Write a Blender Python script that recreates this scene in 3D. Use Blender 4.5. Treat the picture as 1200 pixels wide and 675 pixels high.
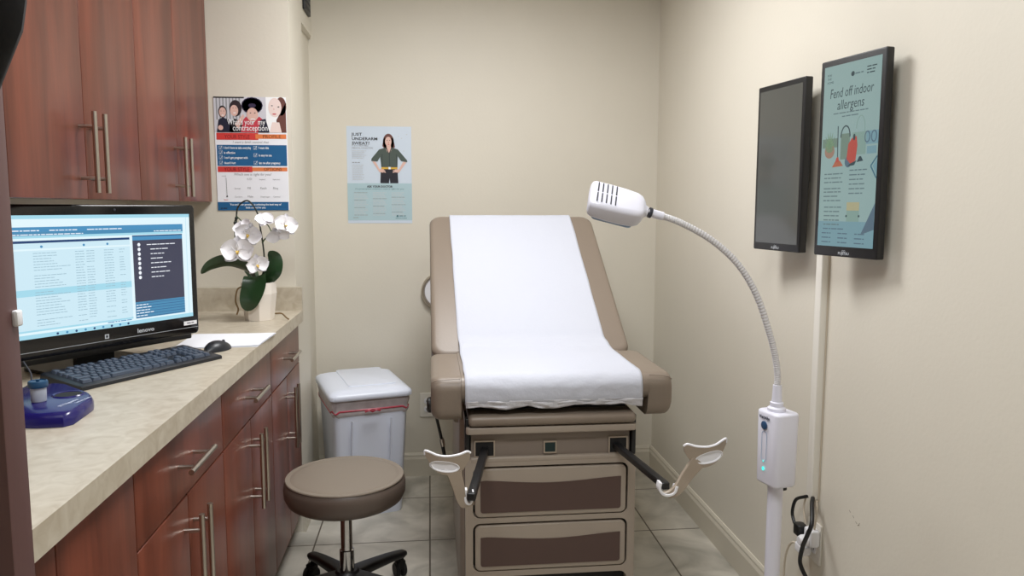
import bpy, bmesh, math, random
from mathutils import Vector, Matrix, noise
for o in list(bpy.data.objects): bpy.data.objects.remove(o)
random.seed(7)
scn = bpy.context.scene
COL = scn.collection
PI = math.pi

# ---------------------------------------------------------------- camera
cam_d = bpy.data.cameras.new('camera'); cam = bpy.data.objects.new('camera', cam_d); COL.objects.link(cam)
scn.camera = cam
cam_d.sensor_width = 36.0; cam_d.lens = 890.6/1200*36; cam_d.clip_start = .02
pit, yaw, rol = .1063, .1073, .0018
fw = Vector((math.sin(yaw)*math.cos(pit), math.cos(yaw)*math.cos(pit), -math.sin(pit)))
r0 = Vector((math.cos(yaw), -math.sin(yaw), 0)); u0 = r0.cross(fw)
rt = math.cos(rol)*r0 + math.sin(rol)*u0; up = -math.sin(rol)*r0 + math.cos(rol)*u0
cam.matrix_world = Matrix(((rt.x, up.x, -fw.x, 0), (rt.y, up.y, -fw.y, 0), (rt.z, up.z, -fw.z, 1.32), (0, 0, 0, 1)))

# ---------------------------------------------------------------- world, exposure, lights
w = bpy.data.worlds.new('world'); scn.world = w; w.use_nodes = True
w.node_tree.nodes['Background'].inputs[0].default_value = (.8, .85, 1, 1)
w.node_tree.nodes['Background'].inputs[1].default_value = .3
scn.view_settings.view_transform = 'Standard'; scn.view_settings.look = 'None'
scn.view_settings.gamma = 1; scn.view_settings.use_curve_mapping = False
scn.view_settings.exposure = 0.22
CEIL = 2.44
LIGHTS = [  # name, x, y, z, size x, size y, power, colour
    ('ceiling_lamp_light', .15, 2.38, CEIL-.035, .55, .55, 23, (.98, .985, 1)),
    ('entry_lamp_light', .0, .80, CEIL-.035, .9, .55, 21, (.94, .97, 1)),
]
def area(name, x, y, z, sx, sy, p, c, rot=(0, 0, 0)):
    d = bpy.data.lights.new(name, 'AREA'); d.shape = 'RECTANGLE'; d.size = sx; d.size_y = sy
    d.energy = p; d.color = c
    o = bpy.data.objects.new(name, d); COL.objects.link(o); o.location = (x, y, z); o.rotation_euler = rot
    return o
for L in LIGHTS: area(*L)

# ---------------------------------------------------------------- materials
def s2l(c):
    return tuple(((v/255)/12.92 if v/255 <= .04045 else ((v/255+.055)/1.055)**2.4) for v in c)
def mat(name, rgb, rough=.5, metal=0, spec=.5, emit=None, es=1, noise_amt=0, nscale=8, bump=0, bscale=60, coat=0, trans=0, stretch=None, alpha=None):
    m = bpy.data.materials.new(name); m.use_nodes = True; nt = m.node_tree; b = nt.nodes['Principled BSDF']
    c = s2l(rgb) + (1,)
    b.inputs['Base Color'].default_value = c; b.inputs['Roughness'].default_value = rough
    b.inputs['Metallic'].default_value = metal; b.inputs['Specular IOR Level'].default_value = spec
    b.inputs['Coat Weight'].default_value = coat
    if trans: b.inputs['Transmission Weight'].default_value = trans
    if emit is not None:
        b.inputs['Emission Color'].default_value = s2l(emit)+(1,); b.inputs['Emission Strength'].default_value = es
    tc = nt.nodes.new('ShaderNodeTexCoord'); mp = nt.nodes.new('ShaderNodeMapping')
    nt.links.new(tc.outputs['Object'], mp.inputs[0])
    if stretch: mp.inputs['Scale'].default_value = stretch
    if noise_amt:
        n = nt.nodes.new('ShaderNodeTexNoise'); n.inputs['Scale'].default_value = nscale; n.inputs['Detail'].default_value = 5
        nt.links.new(mp.outputs[0], n.inputs['Vector'])
        rp = nt.nodes.new('ShaderNodeValToRGB')
        rp.color_ramp.elements[0].position = .3; rp.color_ramp.elements[1].position = .7
        rp.color_ramp.elements[0].color = tuple(v*(1-noise_amt) for v in c[:3])+(1,)
        rp.color_ramp.elements[1].color = tuple(min(1, v*(1+noise_amt)) for v in c[:3])+(1,)
        nt.links.new(n.outputs[0], rp.inputs[0]); nt.links.new(rp.outputs[0], b.inputs['Base Color'])
    if bump:
        n2 = nt.nodes.new('ShaderNodeTexNoise'); n2.inputs['Scale'].default_value = bscale; n2.inputs['Detail'].default_value = 4
        nt.links.new(tc.outputs['Object'], n2.inputs['Vector'])
        bp = nt.nodes.new('ShaderNodeBump'); bp.inputs['Strength'].default_value = bump; bp.inputs['Distance'].default_value = .003
        nt.links.new(n2.outputs[0], bp.inputs['Height']); nt.links.new(bp.outputs[0], b.inputs['Normal'])
    return m

M = {}
M['wall'] = mat('cream_wall_paint', (217, 211, 197), .55, noise_amt=.025, nscale=1.5, bump=.12, bscale=90)
M['ceil'] = mat('ceiling_paint', (225, 222, 212), .8)
M['white_trim'] = mat('painted_trim', (205, 198, 182), .45)
def wood_mat(name, a, b_, rough):
    m = bpy.data.materials.new(name); m.use_nodes = True; nt = m.node_tree; b = nt.nodes['Principled BSDF']
    b.inputs['Roughness'].default_value = rough; b.inputs['Specular IOR Level'].default_value = .5
    tc = nt.nodes.new('ShaderNodeTexCoord'); mp = nt.nodes.new('ShaderNodeMapping'); mp.inputs['Scale'].default_value = (9, 9, .9)
    nt.links.new(tc.outputs['Object'], mp.inputs[0])
    n = nt.nodes.new('ShaderNodeTexNoise'); n.inputs['Scale'].default_value = 1.6; n.inputs['Detail'].default_value = 7; n.inputs['Distortion'].default_value = .6
    nt.links.new(mp.outputs[0], n.inputs['Vector'])
    mp2 = nt.nodes.new('ShaderNodeMapping'); mp2.inputs['Scale'].default_value = (90, 90, 3)
    nt.links.new(tc.outputs['Object'], mp2.inputs[0])
    n2 = nt.nodes.new('ShaderNodeTexNoise'); n2.inputs['Scale'].default_value = 2; n2.inputs['Detail'].default_value = 3
    nt.links.new(mp2.outputs[0], n2.inputs['Vector'])
    mx = nt.nodes.new('ShaderNodeMath'); mx.operation = 'MULTIPLY_ADD'; mx.inputs[1].default_value = .25
    nt.links.new(n2.outputs[0], mx.inputs[0]); nt.links.new(n.outputs[0], mx.inputs[2])
    rp = nt.nodes.new('ShaderNodeValToRGB'); rp.color_ramp.elements[0].position = .45; rp.color_ramp.elements[1].position = .8
    rp.color_ramp.elements[0].color = s2l(a)+(1,); rp.color_ramp.elements[1].color = s2l(b_)+(1,)
    nt.links.new(mx.outputs[0], rp.inputs[0]); nt.links.new(rp.outputs[0], b.inputs['Base Color'])
    return m
M['wood'] = wood_mat('cherry_laminate', (88, 44, 31), (120, 63, 46), .33)
M['door_wood'] = wood_mat('dark_door_veneer', (88, 60, 58), (98, 68, 66), .5)
M['steel'] = mat('brushed_steel', (190, 182, 172), .28, metal=1)
M['chrome'] = mat('chrome', (200, 200, 200), .12, metal=1)
def laminate():
    m = mat('stone_laminate', (200, 190, 172), .35)
    nt = m.node_tree; b = nt.nodes['Principled BSDF']
    tc = nt.nodes.new('ShaderNodeTexCoord')
    n = nt.nodes.new('ShaderNodeTexNoise'); n.inputs['Scale'].default_value = 26; n.inputs['Detail'].default_value = 10; n.inputs['Distortion'].default_value = 1.0
    nt.links.new(tc.outputs['Object'], n.inputs['Vector'])
    rp = nt.nodes.new('ShaderNodeValToRGB')
    for i, (p, c) in enumerate([(.3, (178, 166, 146)), (.5, (190, 180, 162)), (.7, (200, 191, 174))]):
        e = rp.color_ramp.elements[i] if i < 2 else rp.color_ramp.elements.new(p)
        e.position = p; e.color = s2l(c)+(1,)
    nt.links.new(n.outputs[0], rp.inputs[0]); nt.links.new(rp.outputs[0], b.inputs['Base Color'])
    return m
M['laminate'] = laminate()
def tiles():
    m = mat('stone_floor_tile', (170, 160, 142), .4)
    nt = m.node_tree; b = nt.nodes['Principled BSDF']
    tc = nt.nodes.new('ShaderNodeTexCoord'); mp = nt.nodes.new('ShaderNodeMapping')
    T = .4496
    mp.inputs['Location'].default_value = (.012+T*10, -2.9207+T*20, 0)
    nt.links.new(tc.outputs['Object'], mp.inputs[0])
    bk = nt.nodes.new('ShaderNodeTexBrick'); bk.offset = 0; bk.squash = 1
    bk.inputs['Scale'].default_value = 1; bk.inputs['Brick Width'].default_value = T; bk.inputs['Row Height'].default_value = T
    bk.inputs['Mortar Size'].default_value = .0035; bk.inputs['Mortar Smooth'].default_value = .3
    bk.inputs['Mortar'].default_value = s2l((92, 84, 74))+(1,)
    bk.inputs['Bias'].default_value = 0
    nt.links.new(mp.outputs[0], bk.inputs['Vector'])
    n = nt.nodes.new('ShaderNodeTexNoise'); n.inputs['Scale'].default_value = 5; n.inputs['Detail'].default_value = 9; n.inputs['Distortion'].default_value = .8
    nt.links.new(tc.outputs['Object'], n.inputs['Vector'])
    for k, (c1, c2) in enumerate([((156, 151, 140), (206, 200, 187)), ((148, 144, 134), (198, 193, 182))]):
        rp = nt.nodes.new('ShaderNodeValToRGB'); rp.color_ramp.elements[0].position = .3; rp.color_ramp.elements[1].position = .68
        rp.color_ramp.elements[0].color = s2l(c1)+(1,); rp.color_ramp.elements[1].color = s2l(c2)+(1,)
        nt.links.new(n.outputs[0], rp.inputs[0]); nt.links.new(rp.outputs[0], bk.inputs['Color%d' % (k+1)])
    nt.links.new(bk.outputs['Color'], b.inputs['Base Color'])
    bp = nt.nodes.new('ShaderNodeBump'); bp.inputs['Strength'].default_value = .5; bp.inputs['Distance'].default_value = .003; bp.invert = True
    nt.links.new(bk.outputs['Fac'], bp.inputs['Height']); nt.links.new(bp.outputs[0], b.inputs['Normal'])
    return m
M['tile'] = tiles()
M['vinyl'] = mat('taupe_vinyl', (132, 119, 106), .42, bump=.12, bscale=160)
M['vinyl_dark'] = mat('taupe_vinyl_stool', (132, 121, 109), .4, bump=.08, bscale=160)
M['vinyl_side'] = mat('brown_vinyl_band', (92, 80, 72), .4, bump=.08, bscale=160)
M['table_body'] = mat('beige_enamel', (161, 149, 136), .38)
M['drawer_inset'] = mat('brown_drawer_panel', (84, 64, 58), .5)
M['grey_panel'] = mat('grey_brown_panel', (128, 116, 106), .45)
M['black'] = mat('black_plastic', (18, 18, 20), .4)
M['black_gloss'] = mat('black_gloss', (12, 12, 15), .12)
M['black_matte'] = mat('black_rubber', (14, 13, 14), .7)
M['teal_dark'] = mat('dark_teal_socket', (14, 40, 42), .3)
M['cream_plastic'] = mat('cream_plastic', (205, 194, 176), .4)
M['taupe_plastic'] = mat('taupe_plastic', (160, 146, 130), .4)
M['white'] = mat('white_plastic', (236, 236, 240), .35)
M['lamp_white'] = mat('lamp_white_plastic', (222, 222, 234), .32)
M['white_bin'] = mat('bin_white_plastic', (226, 232, 246), .35)
M['bag'] = mat('bin_liner_film', (196, 188, 190), .3, noise_amt=.12, nscale=30, bump=.6, bscale=40)
M['red'] = mat('red_band', (176, 62, 78), .4)
M['slot'] = mat('dark_slot', (40, 42, 52), .6)
M['lens'] = mat('pale_blue_lens', (150, 172, 200), .25)
M['paper'] = mat('exam_paper', (197, 200, 211), .75, bump=.3, bscale=110)
M['doc'] = mat('white_document_paper', (238, 240, 246), .7)
M['outlet'] = mat('outlet_plastic', (226, 222, 212), .4)
M['leaf'] = mat('orchid_leaf_green', (34, 62, 34), .28, noise_amt=.2, nscale=12)
M['stem'] = mat('orchid_stem_green', (60, 84, 44), .5)
M['stem_dark'] = mat('dark_wire_stem', (26, 34, 28), .5)
M['root'] = mat('aerial_root', (120, 96, 60), .7)
M['petal'] = mat('orchid_petal_white', (244, 242, 246), .55, bump=.3, bscale=80)
M['lip'] = mat('orchid_lip_yellow', (214, 184, 96), .5)
M['pot'] = mat('cream_ceramic', (232, 224, 214), .3)
M['kb'] = mat('black_keyboard_plastic', (24, 28, 36), .38)
M['key'] = mat('charcoal_keycap', (66, 76, 92), .35)
M['navy'] = mat('navy_gloss_plastic', (28, 24, 92), .22)
M['navy_dark'] = mat('dark_navy_plastic', (10, 10, 40), .3)
M['cup_lid'] = mat('teal_blue_lid', (22, 68, 104), .35)
M['cup'] = mat('frosted_cup', (190, 196, 206), .3)
M['cloth'] = mat('black_cloth', (14, 12, 14), .9, bump=.3, bscale=60)
M['screen_off'] = mat('dark_glass_painted_glow', (70, 70, 66), .1, emit=(70, 72, 70), es=.35)  # screen is off; faint glow painted into the glass in place of reflected light
def em(name, rgb, s=1): return mat(name, (10, 10, 10), .25, emit=rgb, es=s)
def inkm(name, rgb): return mat(name, rgb, .6)

# ---------------------------------------------------------------- mesh helpers
def link(name, bm, mats, parent=None, smooth=True, autosm=None):
    me = bpy.data.meshes.new(name)
    bmesh.ops.remove_doubles(bm, verts=bm.verts, dist=1e-6)
    bm.normal_update(); bmesh.ops.recalc_face_normals(bm, faces=bm.faces)
    bm.to_mesh(me); bm.free()
    if not isinstance(mats, (list, tuple)): mats = [mats]
    for m in mats: me.materials.append(m)
    if smooth:
        for p in me.polygons: p.use_smooth = True
        try: me.set_sharp_from_angle(angle=math.radians(38))
        except Exception: pass
    o = bpy.data.objects.new(name, me); COL.objects.link(o)
    if parent is not None: o.parent = parent
    return o
def tag(o, label=None, cat=None, group=None, kind=None):
    if label: o['label'] = label
    if cat: o['category'] = cat
    if group: o['group'] = group
    if kind: o['kind'] = kind
    return o
def thing(name, label, cat, loc=(0, 0, 0), rz=0, group=None):
    o = bpy.data.objects.new(name, None); o.empty_display_size = .05; COL.objects.link(o)
    o.location = loc; o.rotation_euler = (0, 0, rz)
    return tag(o, label, cat, group)
def struct(name, bm, m, smooth=True):
    return tag(link(name, bm, m, None, smooth), kind='structure')
I4 = Matrix.Identity(4)
def fbox(bm, p0, p1, mt=I4, mi=0):
    x0, y0, z0 = p0; x1, y1, z1 = p1
    vs = [bm.verts.new(mt @ Vector(c)) for c in [(x0,y0,z0),(x1,y0,z0),(x1,y1,z0),(x0,y1,z0),(x0,y0,z1),(x1,y0,z1),(x1,y1,z1),(x0,y1,z1)]]
    for f in [(0,1,2,3),(4,5,6,7),(0,1,5,4),(1,2,6,5),(2,3,7,6),(3,0,4,7)]:
        q = bm.faces.new([vs[i] for i in f]); q.material_index = mi
def rr(w, h, r, n=6):
    """rounded-rectangle outline, centred"""
    r = max(1e-4, min(r, w/2-1e-4, h/2-1e-4)); pts = []
    for cx, cy, a0 in [(w/2-r, h/2-r, 0), (-w/2+r, h/2-r, PI/2), (-w/2+r, -h/2+r, PI), (w/2-r, -h/2+r, 1.5*PI)]:
        for k in range(n+1):
            a = a0 + PI/2*k/n; pts.append((cx+r*math.cos(a), cy+r*math.sin(a)))
    return pts
def loft(bm, rings, caps=True, closed=True, mi=0, loop=False):
    V = [[bm.verts.new(p) for p in r] for r in rings]
    n = len(V[0])
    prs = list(zip(V[:-1], V[1:])) + ([(V[-1], V[0])] if loop else [])
    for a, b in prs:
        for i in range(n if closed else n-1):
            j = (i+1) % n
            try: f = bm.faces.new((a[i], a[j], b[j], b[i])); f.material_index = mi
            except ValueError: pass
    if caps and closed and not loop:
        for r in (V[0], V[-1]):
            try: f = bm.faces.new(r); f.material_index = mi
            except ValueError: pass
    return V
def rbox(bm, w, d, t, rc=.01, re=.003, mt=I4, n=6, k=3, mi=0, taper=1.0):
    """box w(x) d(y) t(z), rounded corners in plan (rc), rounded top+bottom edges (re), centred"""
    re = min(re, t/2-1e-5); rings = []
    levels = []
    for q in range(k+1):
        a = PI/2*q/k; levels.append((-t/2+re-re*math.cos(a), re*(1-math.sin(a))))
    levels += [(-z, i) for z, i in reversed(levels)]
    for z, ins in levels:
        s = 1 + (taper-1)*((z+t/2)/t)
        o = rr((w-2*ins), (d-2*ins), rc-ins*.6 if rc > ins else rc*.5, n)
        rings.append([mt @ Vector((x*s, y*s, z)) for x, y in o])
    loft(bm, rings, mi=mi)
def T(x=0, y=0, z=0): return Matrix.Translation((x, y, z))
def RX(a): return Matrix.Rotation(a, 4, 'X')
def RY(a): return Matrix.Rotation(a, 4, 'Y')
def RZ(a): return Matrix.Rotation(a, 4, 'Z')
def frame(o, x, y):
    """matrix with origin o, x axis x, y axis close to y"""
    x = Vector(x).normalized(); y = Vector(y); z = x.cross(y).normalized(); y = z.cross(x)
    return Matrix(((x.x, y.x, z.x, o[0]), (x.y, y.y, z.y, o[1]), (x.z, y.z, z.z, o[2]), (0, 0, 0, 1)))
def prism(bm, pts, t, mt=I4, mi=0):
    """outline in XY extruded by t in z"""
    loft(bm, [[mt @ Vector((x, y, 0)) for x, y in pts], [mt @ Vector((x, y, t)) for x, y in pts]], mi=mi)
def lathe(bm, prof, mt=I4, n=40, mi=0):
    rings = [[mt @ Vector((r*math.cos(2*PI*i/n), r*math.sin(2*PI*i/n), z)) for i in range(n)] for r, z in prof]
    loft(bm, rings, mi=mi)
def catmull(P, s=8):
    P = [Vector(p) for p in P]; out = []
    for i in range(len(P)-1):
        a = P[i-1] if i else P[0]*2-P[1]; b = P[i]; c = P[i+1]; d = P[i+2] if i+2 < len(P) else P[-1]*2-P[-2]
        for k in range(s):
            t = k/s
            out.append(.5*((2*b)+(c-a)*t+(2*a-5*b+4*c-d)*t*t+(3*b-a-3*c+d)*t**3))
    out.append(P[-1]); return out
def tube(bm, pts, r, n=10, mi=0, smooth=8, sx=1.0):
    P = catmull(pts, smooth) if smooth else [Vector(p) for p in pts]
    m = len(P); rings = []; prev = None
    for i, p in enumerate(P):
        t = (P[min(i+1, m-1)]-P[max(i-1, 0)]).normalized()
        if prev is None: nrm = t.orthogonal().normalized()
        else:
            nrm = prev - t*prev.dot(t); nrm = nrm.normalized() if nrm.length > 1e-6 else t.orthogonal().normalized()
        prev = nrm; b = t.cross(nrm)
        rad = r(i/(m-1)) if callable(r) else r
        rings.append([p + nrm*math.cos(2*PI*k/n)*rad + b*math.sin(2*PI*k/n)*rad*sx for k in range(n)])
    loft(bm, rings, mi=mi)
def cyl(bm, a, b, r, n=20, mi=0): tube(bm, [a, b], r, n, mi, smooth=0)

class Flat:
    """flat printed artwork: coloured shapes on a plane, stacked in thin layers"""
    def __init__(s, mt): s.bm = bmesh.new(); s.mt = mt; s.mats = []; s.k = 0; s.step = .00025
    def mi(s, m):
        if m not in s.mats: s.mats.append(m)
        s.k += 1
        return s.mats.index(m)
    def poly(s, pts, m, z=None):
        i = s.mi(m); zz = z if z is not None else s.lvl
        vs = [s.bm.verts.new(s.mt @ Vector((x, y, zz*s.step))) for x, y in pts]
        f = s.bm.faces.new(vs); f.material_index = i
    lvl = 1
    def rect(s, x0, y0, x1, y1, m, z=None): s.poly([(x0, y0), (x1, y0), (x1, y1), (x0, y1)], m, z)
    def ell(s, x, y, a, b, m, z=None, n=20, rot=0):
        s.poly([(x+a*math.cos(2*PI*k/n)*math.cos(rot)-b*math.sin(2*PI*k/n)*math.sin(rot), y+a*math.cos(2*PI*k/n)*math.sin(rot)+b*math.sin(2*PI*k/n)*math.cos(rot)) for k in range(n)], m, z)
    def line(s, pts, wd, m, z=None):
        for (xa, ya), (xb, yb) in zip(pts[:-1], pts[1:]):
            L = math.hypot(xb-xa, yb-ya) or 1; nx, ny = -(yb-ya)/L*wd/2, (xb-xa)/L*wd/2
            s.poly([(xa+nx, ya+ny), (xa-nx, ya-ny), (xb-nx, yb-ny), (xb+nx, yb+ny)], m, z)
    def text(s, txt, x, y, size, m, z=None, align='LEFT', shear=0, fat=0, sx=1.0, width=None):
        cu = bpy.data.curves.new('t', 'FONT'); cu.body = txt; cu.size = size; cu.align_x = align; cu.shear = shear; cu.offset = fat
        cu.resolution_u = 2
        o = bpy.data.objects.new('t', cu); COL.objects.link(o)
        me = bpy.data.meshes.new_from_object(o)
        if width and len(me.vertices):
            xs = [v.co.x for v in me.vertices]; sx = width/(max(xs)-min(xs))
        i = s.mi(m); zz = z if z is not None else s.lvl
        vs = [s.bm.verts.new(s.mt @ Vector((x+v.co.x*sx, y+v.co.y, zz*s.step))) for v in me.vertices]
        for p in me.polygons:
            try: f = s.bm.faces.new([vs[k] for k in p.vertices]); f.material_index = i
            except ValueError: pass
        bpy.data.objects.remove(o); bpy.data.curves.remove(cu); bpy.data.meshes.remove(me)
    def greek(s, x0, y, x1, h, m, z=None):
        x = x0
        while x < x1-h:
            L = min(random.uniform(1.2, 5)*h, x1-x); s.rect(x, y, x+L, y+h*.55, m, z); x += L+h*.5
    def link(s, name, parent):
        me = bpy.data.meshes.new(name); s.bm.normal_update(); s.bm.to_mesh(me); s.bm.free()
        for m in s.mats: me.materials.append(m)
        o = bpy.data.objects.new(name, me); COL.objects.link(o); o.parent = parent
        return o

# ---------------------------------------------------------------- room shell
XL, XR, YB, YF = -1.15, 1.11, 3.667, -1.3
YS, XS = 3.05, -.526     # pier at the end of the counter
bm = bmesh.new(); fbox(bm, (XL-.1, YF-.1, -.1), (XR+.1, YB+.1, 0)); struct('floor', bm, M['tile'], False)
bm = bmesh.new(); fbox(bm, (XL-.1, YF-.1, CEIL), (XR+.1, YB+.1, CEIL+.1)); struct('ceiling', bm, M['ceil'], False)
bm = bmesh.new(); fbox(bm, (XR, YF, 0), (XR+.1, YB+.1, CEIL)); struct('wall_right', bm, M['wall'], False)
bm = bmesh.new(); fbox(bm, (XL-.1, YF, 0), (XL, YB+.1, CEIL)); struct('wall_left', bm, M['wall'], False)
bm = bmesh.new(); fbox(bm, (XL, YB, 0), (XR, YB+.1, CEIL)); struct('wall_back', bm, M['wall'], False)
bm = bmesh.new(); fbox(bm, (XL, YF-.1, 0), (XR, YF, CEIL)); struct('wall_front', bm, M['wall'], False)
# pier with a shallow recess on its room side, below a flush header
bm = bmesh.new()
fbox(bm, (XL, YS, 0), (XS, 3.345, CEIL)); fbox(bm, (XL, 3.345, 0), (XS-.022, YB, 2.085)); fbox(bm, (XL, 3.345, 2.085), (XS, 3.62, CEIL))
fbox(bm, (XL, 3.62, 2.085), (XS-.01, YB, CEIL))
struct('wall_pier', bm, M['wall'], False)
def baseboard(name, a, b, nrm, h=.115):
    a = Vector(a); b = Vector(b); nrm = Vector(nrm); bm = bmesh.new()
    prof = [(0, 0), (.013, 0), (.013, h-.03), (.009, h-.018), (.009, h-.01), (.004, h), (0, h)]
    loft(bm, [[p + nrm*x + Vector((0, 0, z)) for x, z in prof] for p in (a, b)])
    struct(name, bm, M['white_trim'], False)
baseboard('baseboard_right', (XR, YF, 0), (XR, YB, 0), (-1, 0, 0))
baseboard('baseboard_back', (XS-.02, YB, 0), (XR-.012, YB, 0), (0, -1, 0))
baseboard('baseboard_pier', (XS, YS, 0), (XS, 3.345, 0), (1, 0, 0), .09)

# ceiling lights (housing + diffuser)
E_DIFF = em('lit_diffuser', (255, 250, 238), 1.5)
for k, (nm, x, y, z, sx, sy, p, c) in enumerate(LIGHTS):
    t = thing('ceiling_light', ['square ceiling light panel over the exam table and stool', 'wide ceiling light panel nearer the doorway, out of the picture'][k], 'ceiling light', (x, y, CEIL))
    bm = bmesh.new()
    for s in (-1, 1):
        fbox(bm, (-sx/2-.03, s*sy/2-(.03 if s < 0 else 0), -.03), (sx/2+.03, s*sy/2+(.03 if s > 0 else 0), 0))
        fbox(bm, (s*sx/2-(.03 if s < 0 else 0), -sy/2, -.03), (s*sx/2+(.03 if s > 0 else 0), sy/2, 0))
    link('light_frame', bm, M['white'], t, False)
    bm = bmesh.new(); fbox(bm, (-sx/2, -sy/2, -.015), (sx/2, sy/2, -.005)); link('diffuser', bm, E_DIFF, t, False)

# ---------------------------------------------------------------- handles
def bar_handle(parent, p0, p1, out, r=.006, st=.02, L=.036):
    """bar from p0 to p1, standing L off along out; two standoffs"""
    p0 = Vector(p0); p1 = Vector(p1); out = Vector(out); d = (p1-p0).normalized(); bm = bmesh.new()
    cyl(bm, p0+out*L, p1+out*L, r, 16)
    for q in (p0+d*.035, p1-d*.035): cyl(bm, q, q+out*L, .0045, 12)
    return link('handle', bm, M['steel'], parent)

# ---------------------------------------------------------------- base cabinets
XC = -.52
def panel_x(name, parent, y0, y1, z0, z1, xf, th=.018, m=None):
    """slab front facing +x"""
    bm = bmesh.new()
    rbox(bm, y1-y0, z1-z0, th, .0015, .0015, T(xf-th/2, (y0+y1)/2, (z0+z1)/2) @ RZ(PI/2) @ RX(PI/2), 2, 2)
    return link(name, bm, m or M['wood'], parent)
units = [(.79, 1.35, 'cherry base cabinet nearest the camera, at the lower left corner of the picture'),
         (1.35, 1.915, 'cherry base cabinet below the keyboard, with the second drawer from the near end'),
         (1.915, 2.5, 'cherry base cabinet under the papers, with the middle of the three visible drawer handles'),
         (2.5, 3.035, 'cherry base cabinet at the far end of the counter, below the orchid')]
for y0, y1, lab in units:
    t = thing('base_cabinet', lab, 'cabinet', (0, 0, 0), 0, 'cherry base cabinets under the counter')
    bm = bmesh.new(); g = .0008
    fbox(bm, (XL+.01, y0+g, .1), (XC-.019, y1-g, .868)); fbox(bm, (XL+.01, y0+g, 0), (XC-.08, y1-g, .1))
    link('cabinet_body', bm, M['wood'], t, False)
    ym = (y0+y1)/2; near = y0 < .8
    if not near:
        d = panel_x('drawer', t, y0+.002, y1-.002, .712, .864, XC)
        bar_handle(d, (XC, ym-.085, .785), (XC, ym+.085, .785), (1, 0, 0))
    for s in (-1, 1):
        a, b = (y0+.002, ym-.0015) if s < 0 else (ym+.0015, y1-.002)
        dr = panel_x('cabinet_door', t, a, b, .105, .864 if near else .708, XC)
        yh = ym+s*.03
        bar_handle(dr, (XC, yh, .455), (XC, yh, .675), (1, 0, 0))
# countertop + backsplash
bm = bmesh.new()
fbox(bm, (XL+.002, .785, .87), (-.502, YS-.002, .914))
t = thing('countertop', 'long stone-pattern laminate countertop carrying the computer and orchid', 'countertop')
link('worktop', bm, M['laminate'], t, False)
bm = bmesh.new(); fbox(bm, (XL+.002, YS-.02, .914), (-.502, YS-.002, 1.006)); fbox(bm, (XL+.002, .785, .914), (XL+.02, YS-.02, 1.006))
link('backsplash', bm, M['laminate'], t, False)

# ---------------------------------------------------------------- wall cabinets
XU = -.83; ZU0, ZU1 = 1.337, 2.12
ulabs = ['cherry wall cabinet nearest the camera, cut off by the left edge of the picture',
         'cherry wall cabinet above the monitor, with the larger pair of handles',
         'cherry wall cabinet next to the contraception poster, with the smaller pair of handles']
for (y0, ym, y1), lab in zip([(.93, 1.275, 1.62), (1.62, 1.972, 2.32), (2.32, 2.655, 3.0)], ulabs):
    t = thing('wall_cabinet', lab, 'cabinet', (0, 0, 0), 0, 'cherry cabinets hung on the left wall')
    bm = bmesh.new(); ye = YS-.004 if y1 == 3.0 else y1-.0008
    fbox(bm, (XL+.005, y0+.0008, ZU0+.004), (XU-.019, ye, ZU1-.002))
    if y1 == 3.0: fbox(bm, (XU-.019, y1+.001, ZU0), (XU-.002, ye, ZU1))
    link('cabinet_body', bm, M['wood'], t, False)
    for s in (-1, 1):
        a, b = (y0+.0015, ym-.001) if s < 0 else (ym+.001, y1-.0015)
        dr = panel_x('cabinet_door', t, a, b, ZU0, ZU1, XU)
        yh = ym+s*.03
        bar_handle(dr, (XU, yh, 1.352), (XU, yh, 1.545), (1, 0, 0))

# ---------------------------------------------------------------- open door leaf at the left, and black cloth on it
bm = bmesh.new()
rbox(bm, .76, 2.04, .036, .002, .002, T(-.7585, .722, 1.03) @ RX(PI/2), 2, 2)
tag(link('door_1', bm, M['door_wood']), kind='structure')
bm = bmesh.new(); rbox(bm, .006, .015, .010, .002, .002, T(-.3763, .733, 1.218) @ RX(PI/2), 3, 2)
tag(link('door_latch', bm, M['white']), 'small white latch on the edge of the dark door at far left', 'door latch')
bm = bmesh.new(); rings = []
for z, xr in [(1.375, -.42), (1.40, -.371), (1.42, -.362), (1.44, -.353), (1.462, -.343), (1.485, -.3385), (1.52, -.337), (1.6, -.338), (1.75, -.345), (1.95, -.36), (2.03, -.38)]:
    cx = -.53; xr += .016; hw = xr-cx; ring = []
    for k in range(28):
        a = 2*PI*k/28
        ring.append(Vector((cx+hw*math.copysign(abs(math.cos(a))**.6, math.cos(a)), .672+.026*math.copysign(abs(math.sin(a))**.8, math.sin(a))*(1+.15*math.sin(a*5)), z)))
    rings.append(ring)
loft(bm, rings)
tag(link('hanging_coat', bm, M['cloth']), 'black cloth hanging in the upper left corner before the cherry cabinets', 'coat')

# ---------------------------------------------------------------- all-in-one computer
A = Vector((.58, .815, 0)).normalized(); NRM = Vector((A.y, -A.x, 0))
BR = Vector((-.649, 2.20, .966))           # bottom right front corner
PCW, PCH = .535, .358
PCO = BR - A*PCW                           # bottom left front corner
pc = thing('all_in_one_computer', 'black all-in-one computer with lit screen on the counter', 'computer', (PCO + A*PCW/2 - NRM*.09)*1)
pc.location.z = .914
inv = Matrix.Translation(-pc.location)
FM = inv @ frame(PCO, A, (0, 0, 1))        # x along width, y up, z towards viewer
bm = bmesh.new(); rbox(bm, PCW, PCH, .045, .012, .005, FM @ T(PCW/2, PCH/2, -.0225)); link('housing', bm, M['black_gloss'], pc)
bm = bmesh.new(); rbox(bm, .22, .16, .03, .02, .005, FM @ T(PCW/2, .12, -.06)); link('rear_cover', bm, M['black'], pc)
bm = bmesh.new(); rbox(bm, PCW-.02, .018, .02, .004, .003, FM @ T(PCW/2, -.007, -.03)); link('speaker_strip', bm, M['black'], pc)
bm = bmesh.new()
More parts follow.
